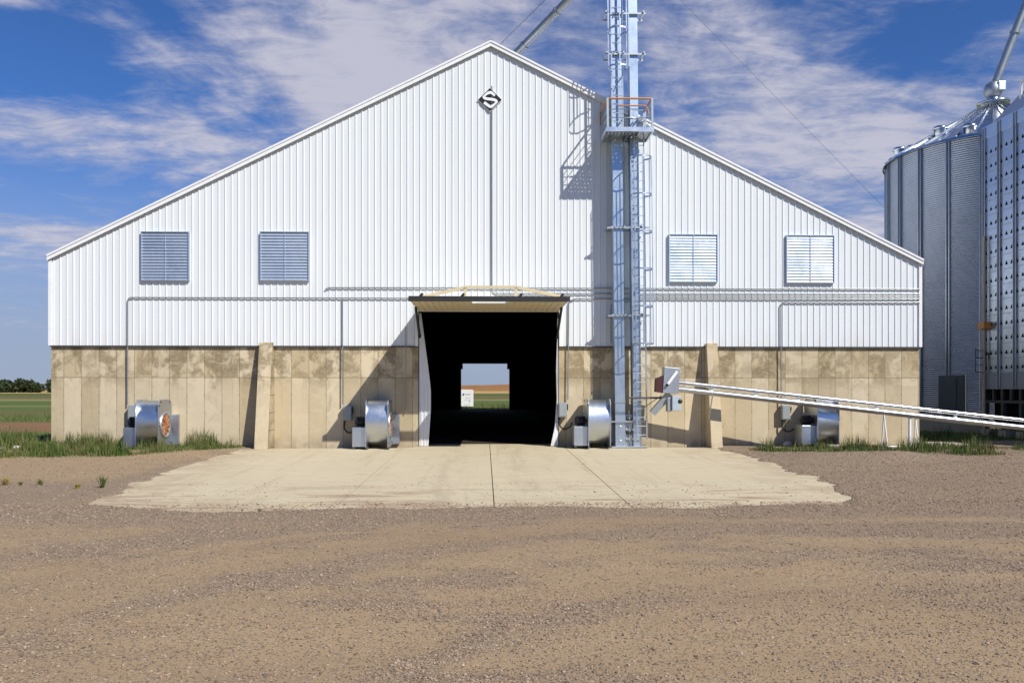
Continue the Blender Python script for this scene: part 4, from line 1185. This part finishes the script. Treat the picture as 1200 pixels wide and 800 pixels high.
# ------------------------------------------------------------------ trailer behind the far door
ty = 67.5; tx1 = PX(554.3, ty)
TR = empty('cargo_trailer', (tx1 - 1.1, ty + 1.5, 0), 'white enclosed trailer with blue logo beyond the far doorway', 'trailer')
ztop = PZ(554, 456.5, ty)
b = MB(); r = .18
pl = [(tx1 - 2.2, .02), (tx1, .02), (tx1, ztop - r), (tx1 - .05, ztop - .05), (tx1 - r, ztop), (tx1 - 2.2 + r, ztop + .04), (tx1 - 2.2, ztop - r)]
b.prism(pl, ty, ty + 4.2); b.build('body', 'trailer_white', TR, bevel=.02)
for yy in (ty + 1.7, ty + 2.6):
    for xx in (tx1 - 2.1, tx1 - .2):
        b = MB(); b.lathe([(.001, -.09), (.2, -.09), (.33, -.07), (.33, .07), (.2, .09), (.001, .09)], (xx, yy, .30), 18, 'x'); b.build('wheel', 'rubber', TR)
b = MB()
xa = PX(541.5, ty); za = PZ(541, 463.5, ty)
b.prism([(xa, za), (xa + .17, za), (xa + .32, za + .24), (xa + .13, za + .28)], ty - .006, ty - .001)
x = xa + .38
for k, wd in enumerate((.07, .06, .07, .05, .07, .06, .06)):
    b.prism([(x, za + .08), (x + wd * .75, za + .08), (x + wd * .75 + .015, za + .19 + .03 * (k % 2)), (x + .015, za + .19 + .03 * (k % 2))], ty - .006, ty - .001); x += wd + .025
b.prism([(tx1 - .5, za - .72), (tx1 - .32, za - .72), (tx1 - .32, za - .64), (tx1 - .5, za - .64)], ty - .006, ty - .001)
b.build('logo', 'blue_ink', TR)
b = MB()
for k, (u0, u1, v) in enumerate(((545, 552, 466), (544, 552, 468.2), (547, 552, 474), (546.5, 551, 476))):
    p, q = P(u0, v, ty), P(u1, v, ty); b.box(p.x, q.x, ty - .006, ty - .001, p.z - .03, p.z + .03)
b.build('small_print', 'grey_ink', TR)

# ------------------------------------------------------------------ distant wood at left, fence row behind
def wood(name, cx, cy, n, sx, sy, hmin, hmax, label):
    V = []; T = []; base = 0
    for i in range(n):
        x, y = cx + (rng.random() * 2 - 1) * sx, cy + (rng.random() * 2 - 1) * sy
        h = hmin + (hmax - hmin) * rng.random(); r = h * (.38 + .2 * rng.random())
        m_ = 420
        d = rng.normal(size=(m_, 3)); d /= np.linalg.norm(d, axis=1)[:, None]
        rad = (.55 + .5 * rng.random(m_)) * (1 + .3 * np.sin(d[:, 0] * 5 + i) * np.cos(d[:, 2] * 4 + i))
        c = np.stack([x + d[:, 0] * r * rad, y + d[:, 1] * r * rad, h * .52 + d[:, 2] * h * .48 * np.minimum(rad, 1.05)], 1)
        s = r * (.10 + .12 * rng.random(m_))
        for k in range(3):
            pass
        tri = rng.normal(size=(m_, 4, 3)) * s[:, None, None] + c[:, None, :]
        V.append(tri.reshape(-1, 3)); idx = np.arange(m_)[:, None] * 4 + base
        T.append(np.concatenate([idx + np.array([[0, 1, 2]]), idx + np.array([[0, 2, 3]])], 1).reshape(-1, 3)); base += m_ * 4
    V = np.concatenate(V); V[:, 2] = np.maximum(V[:, 2], -.3)
    tag(np_mesh(name, V, np.concatenate(T), 'tree_leaf', 3), label, 'wood', kind='stuff')
wood('distant_wood', -300, 505, 90, 75, 22, 4.5, 9.0, 'dark green wood on the horizon left of the building')

# ------------------------------------------------------------------ sky, sun, camera
SUN = Vector((.95, -1.0, 1.30)).normalized()
el = math.asin(SUN.z); az = math.atan2(SUN.x, SUN.y)
w = NT('World', True); scn.world = w.id
sky = w.n('ShaderNodeTexSky', sky_type='NISHITA', sun_disc=False, sun_elevation=el, sun_rotation=az, altitude=600, air_density=1.0, dust_density=.35, ozone_density=3.0)
d = w.n('ShaderNodeTexCoord').outputs['Generated']
dx, dy, dz = w.xyz(d)
inv = w.m('DIVIDE', 1, w.m('ADD', w.m('MAXIMUM', dz, 0), .10))
cx = w.m('MULTIPLY', dx, inv); cyy = w.m('MULTIPLY', dy, inv)
cv = w.comb(cx, cyy, 0)
n1 = w.noise(1.15, w.sc(cv, 1, .8, 1), 10, .60, .45)
n2 = w.noise(7.5, w.sc(cv, .7, 1.2, 1), 7, .66, .4)
inv2 = w.m('DIVIDE', 1, w.m('MAXIMUM', w.m('ABSOLUTE', dy), .05))
azr = w.m('MULTIPLY', dx, inv2); elr = w.m('MULTIPLY', dz, inv2)
bias = w.sm(azr, -.50, .0, .015, .075)
# broad banks and clear gaps: azimuth, elevation, half sizes, weight
for bu, bv, ru, rv, wt in ((330, 45, 190, 60, .13), (440, 110, 120, 60, .12), (80, 158, 150, 30, .17), (60, 285, 140, 30, .12), (900, 130, 220, 120, .09), (10, 8, 45, 14, .22),
                           (60, 75, 80, 40, -.14), (160, 238, 120, 28, -.12), (640, 40, 60, 50, -.07), (1085, 55, 60, 35, -.09), (990, 235, 90, 25, -.09), (930, 55, 110, 45, .09), (830, 30, 60, 25, -.02)):
    a_ = w.m('DIVIDE', w.m('SUBTRACT', azr, (bu - 568) / 968), ru / 968); b_ = w.m('DIVIDE', w.m('SUBTRACT', elr, (456 - bv) / 968), rv / 968)
    q_ = w.m('ADD', w.m('MULTIPLY', a_, a_), w.m('MULTIPLY', b_, b_))
    bias = w.m('ADD', bias, w.m('MULTIPLY', w.m('POWER', 2.718, w.m('MULTIPLY', q_, -.7)), wt))
cov = w.m('ADD', w.m('ADD', n1, bias), w.m('MULTIPLY', w.m('SUBTRACT', n2, .5), .30))
mask = w.m('MULTIPLY', w.m('MULTIPLY', w.sm(cov, .475, .72), .86), w.m('MULTIPLY', w.sm(dy, -.15, .2), w.m('MULTIPLY', w.sm(dz, .0, .15), w.sm(dz, .95, .6))))
shade = w.sm(w.m('ADD', cov, w.m('MULTIPLY', w.m('SUBTRACT', n2, .5), .6)), .52, .80)
ccol = w.mix(shade, (3.9, 4.1, 5.3), (5.5, 5.4, 6.2))
skyc = w.mix(1.0, sky.outputs[0], (.36, .60, .98), 'MULTIPLY')
hz = w.m('MULTIPLY', w.sm(dz, .30, .02), .85)
skyc = w.mix(hz, skyc, (3.1, 3.5, 4.7))
fin = w.mix(mask, skyc, ccol)
bg = w.n('ShaderNodeBackground', i_Color=fin, i_Strength=.10)
ow = w.n('ShaderNodeOutputWorld'); w.t.links.new(bg.outputs[0], ow.inputs[0])

sl_ = bpy.data.lights.new('sun', 'SUN'); sl_.energy = 5.0; sl_.angle = R(.53); sl_.color = (1, .955, .88)
so = bpy.data.objects.new('sun', sl_); COL.objects.link(so); so.rotation_euler = SUN.to_track_quat('Z', 'Y').to_euler(); so.location = SUN * 80

cam = bpy.data.cameras.new('camera'); co = bpy.data.objects.new('camera', cam); COL.objects.link(co)
co.location = (0, CAM_Y, CAM_Z); co.rotation_euler = (R(90), 0, -YAW)
cam.sensor_fit = 'HORIZONTAL'; cam.sensor_width = 36; cam.lens = 36 * F_PX / 1200; cam.shift_y = (V_HOR - 400) / 1200
cam.clip_start = .1; cam.clip_end = 9000
scn.camera = co
vs_ = scn.view_settings; vs_.view_transform = 'Standard'; vs_.look = 'None'; vs_.gamma = 1; vs_.exposure = 0.13; vs_.use_curve_mapping = False
scn.cycles.max_bounces = 6; scn.cycles.diffuse_bounces = 3; scn.cycles.glossy_bounces = 3; scn.cycles.transparent_max_bounces = 8
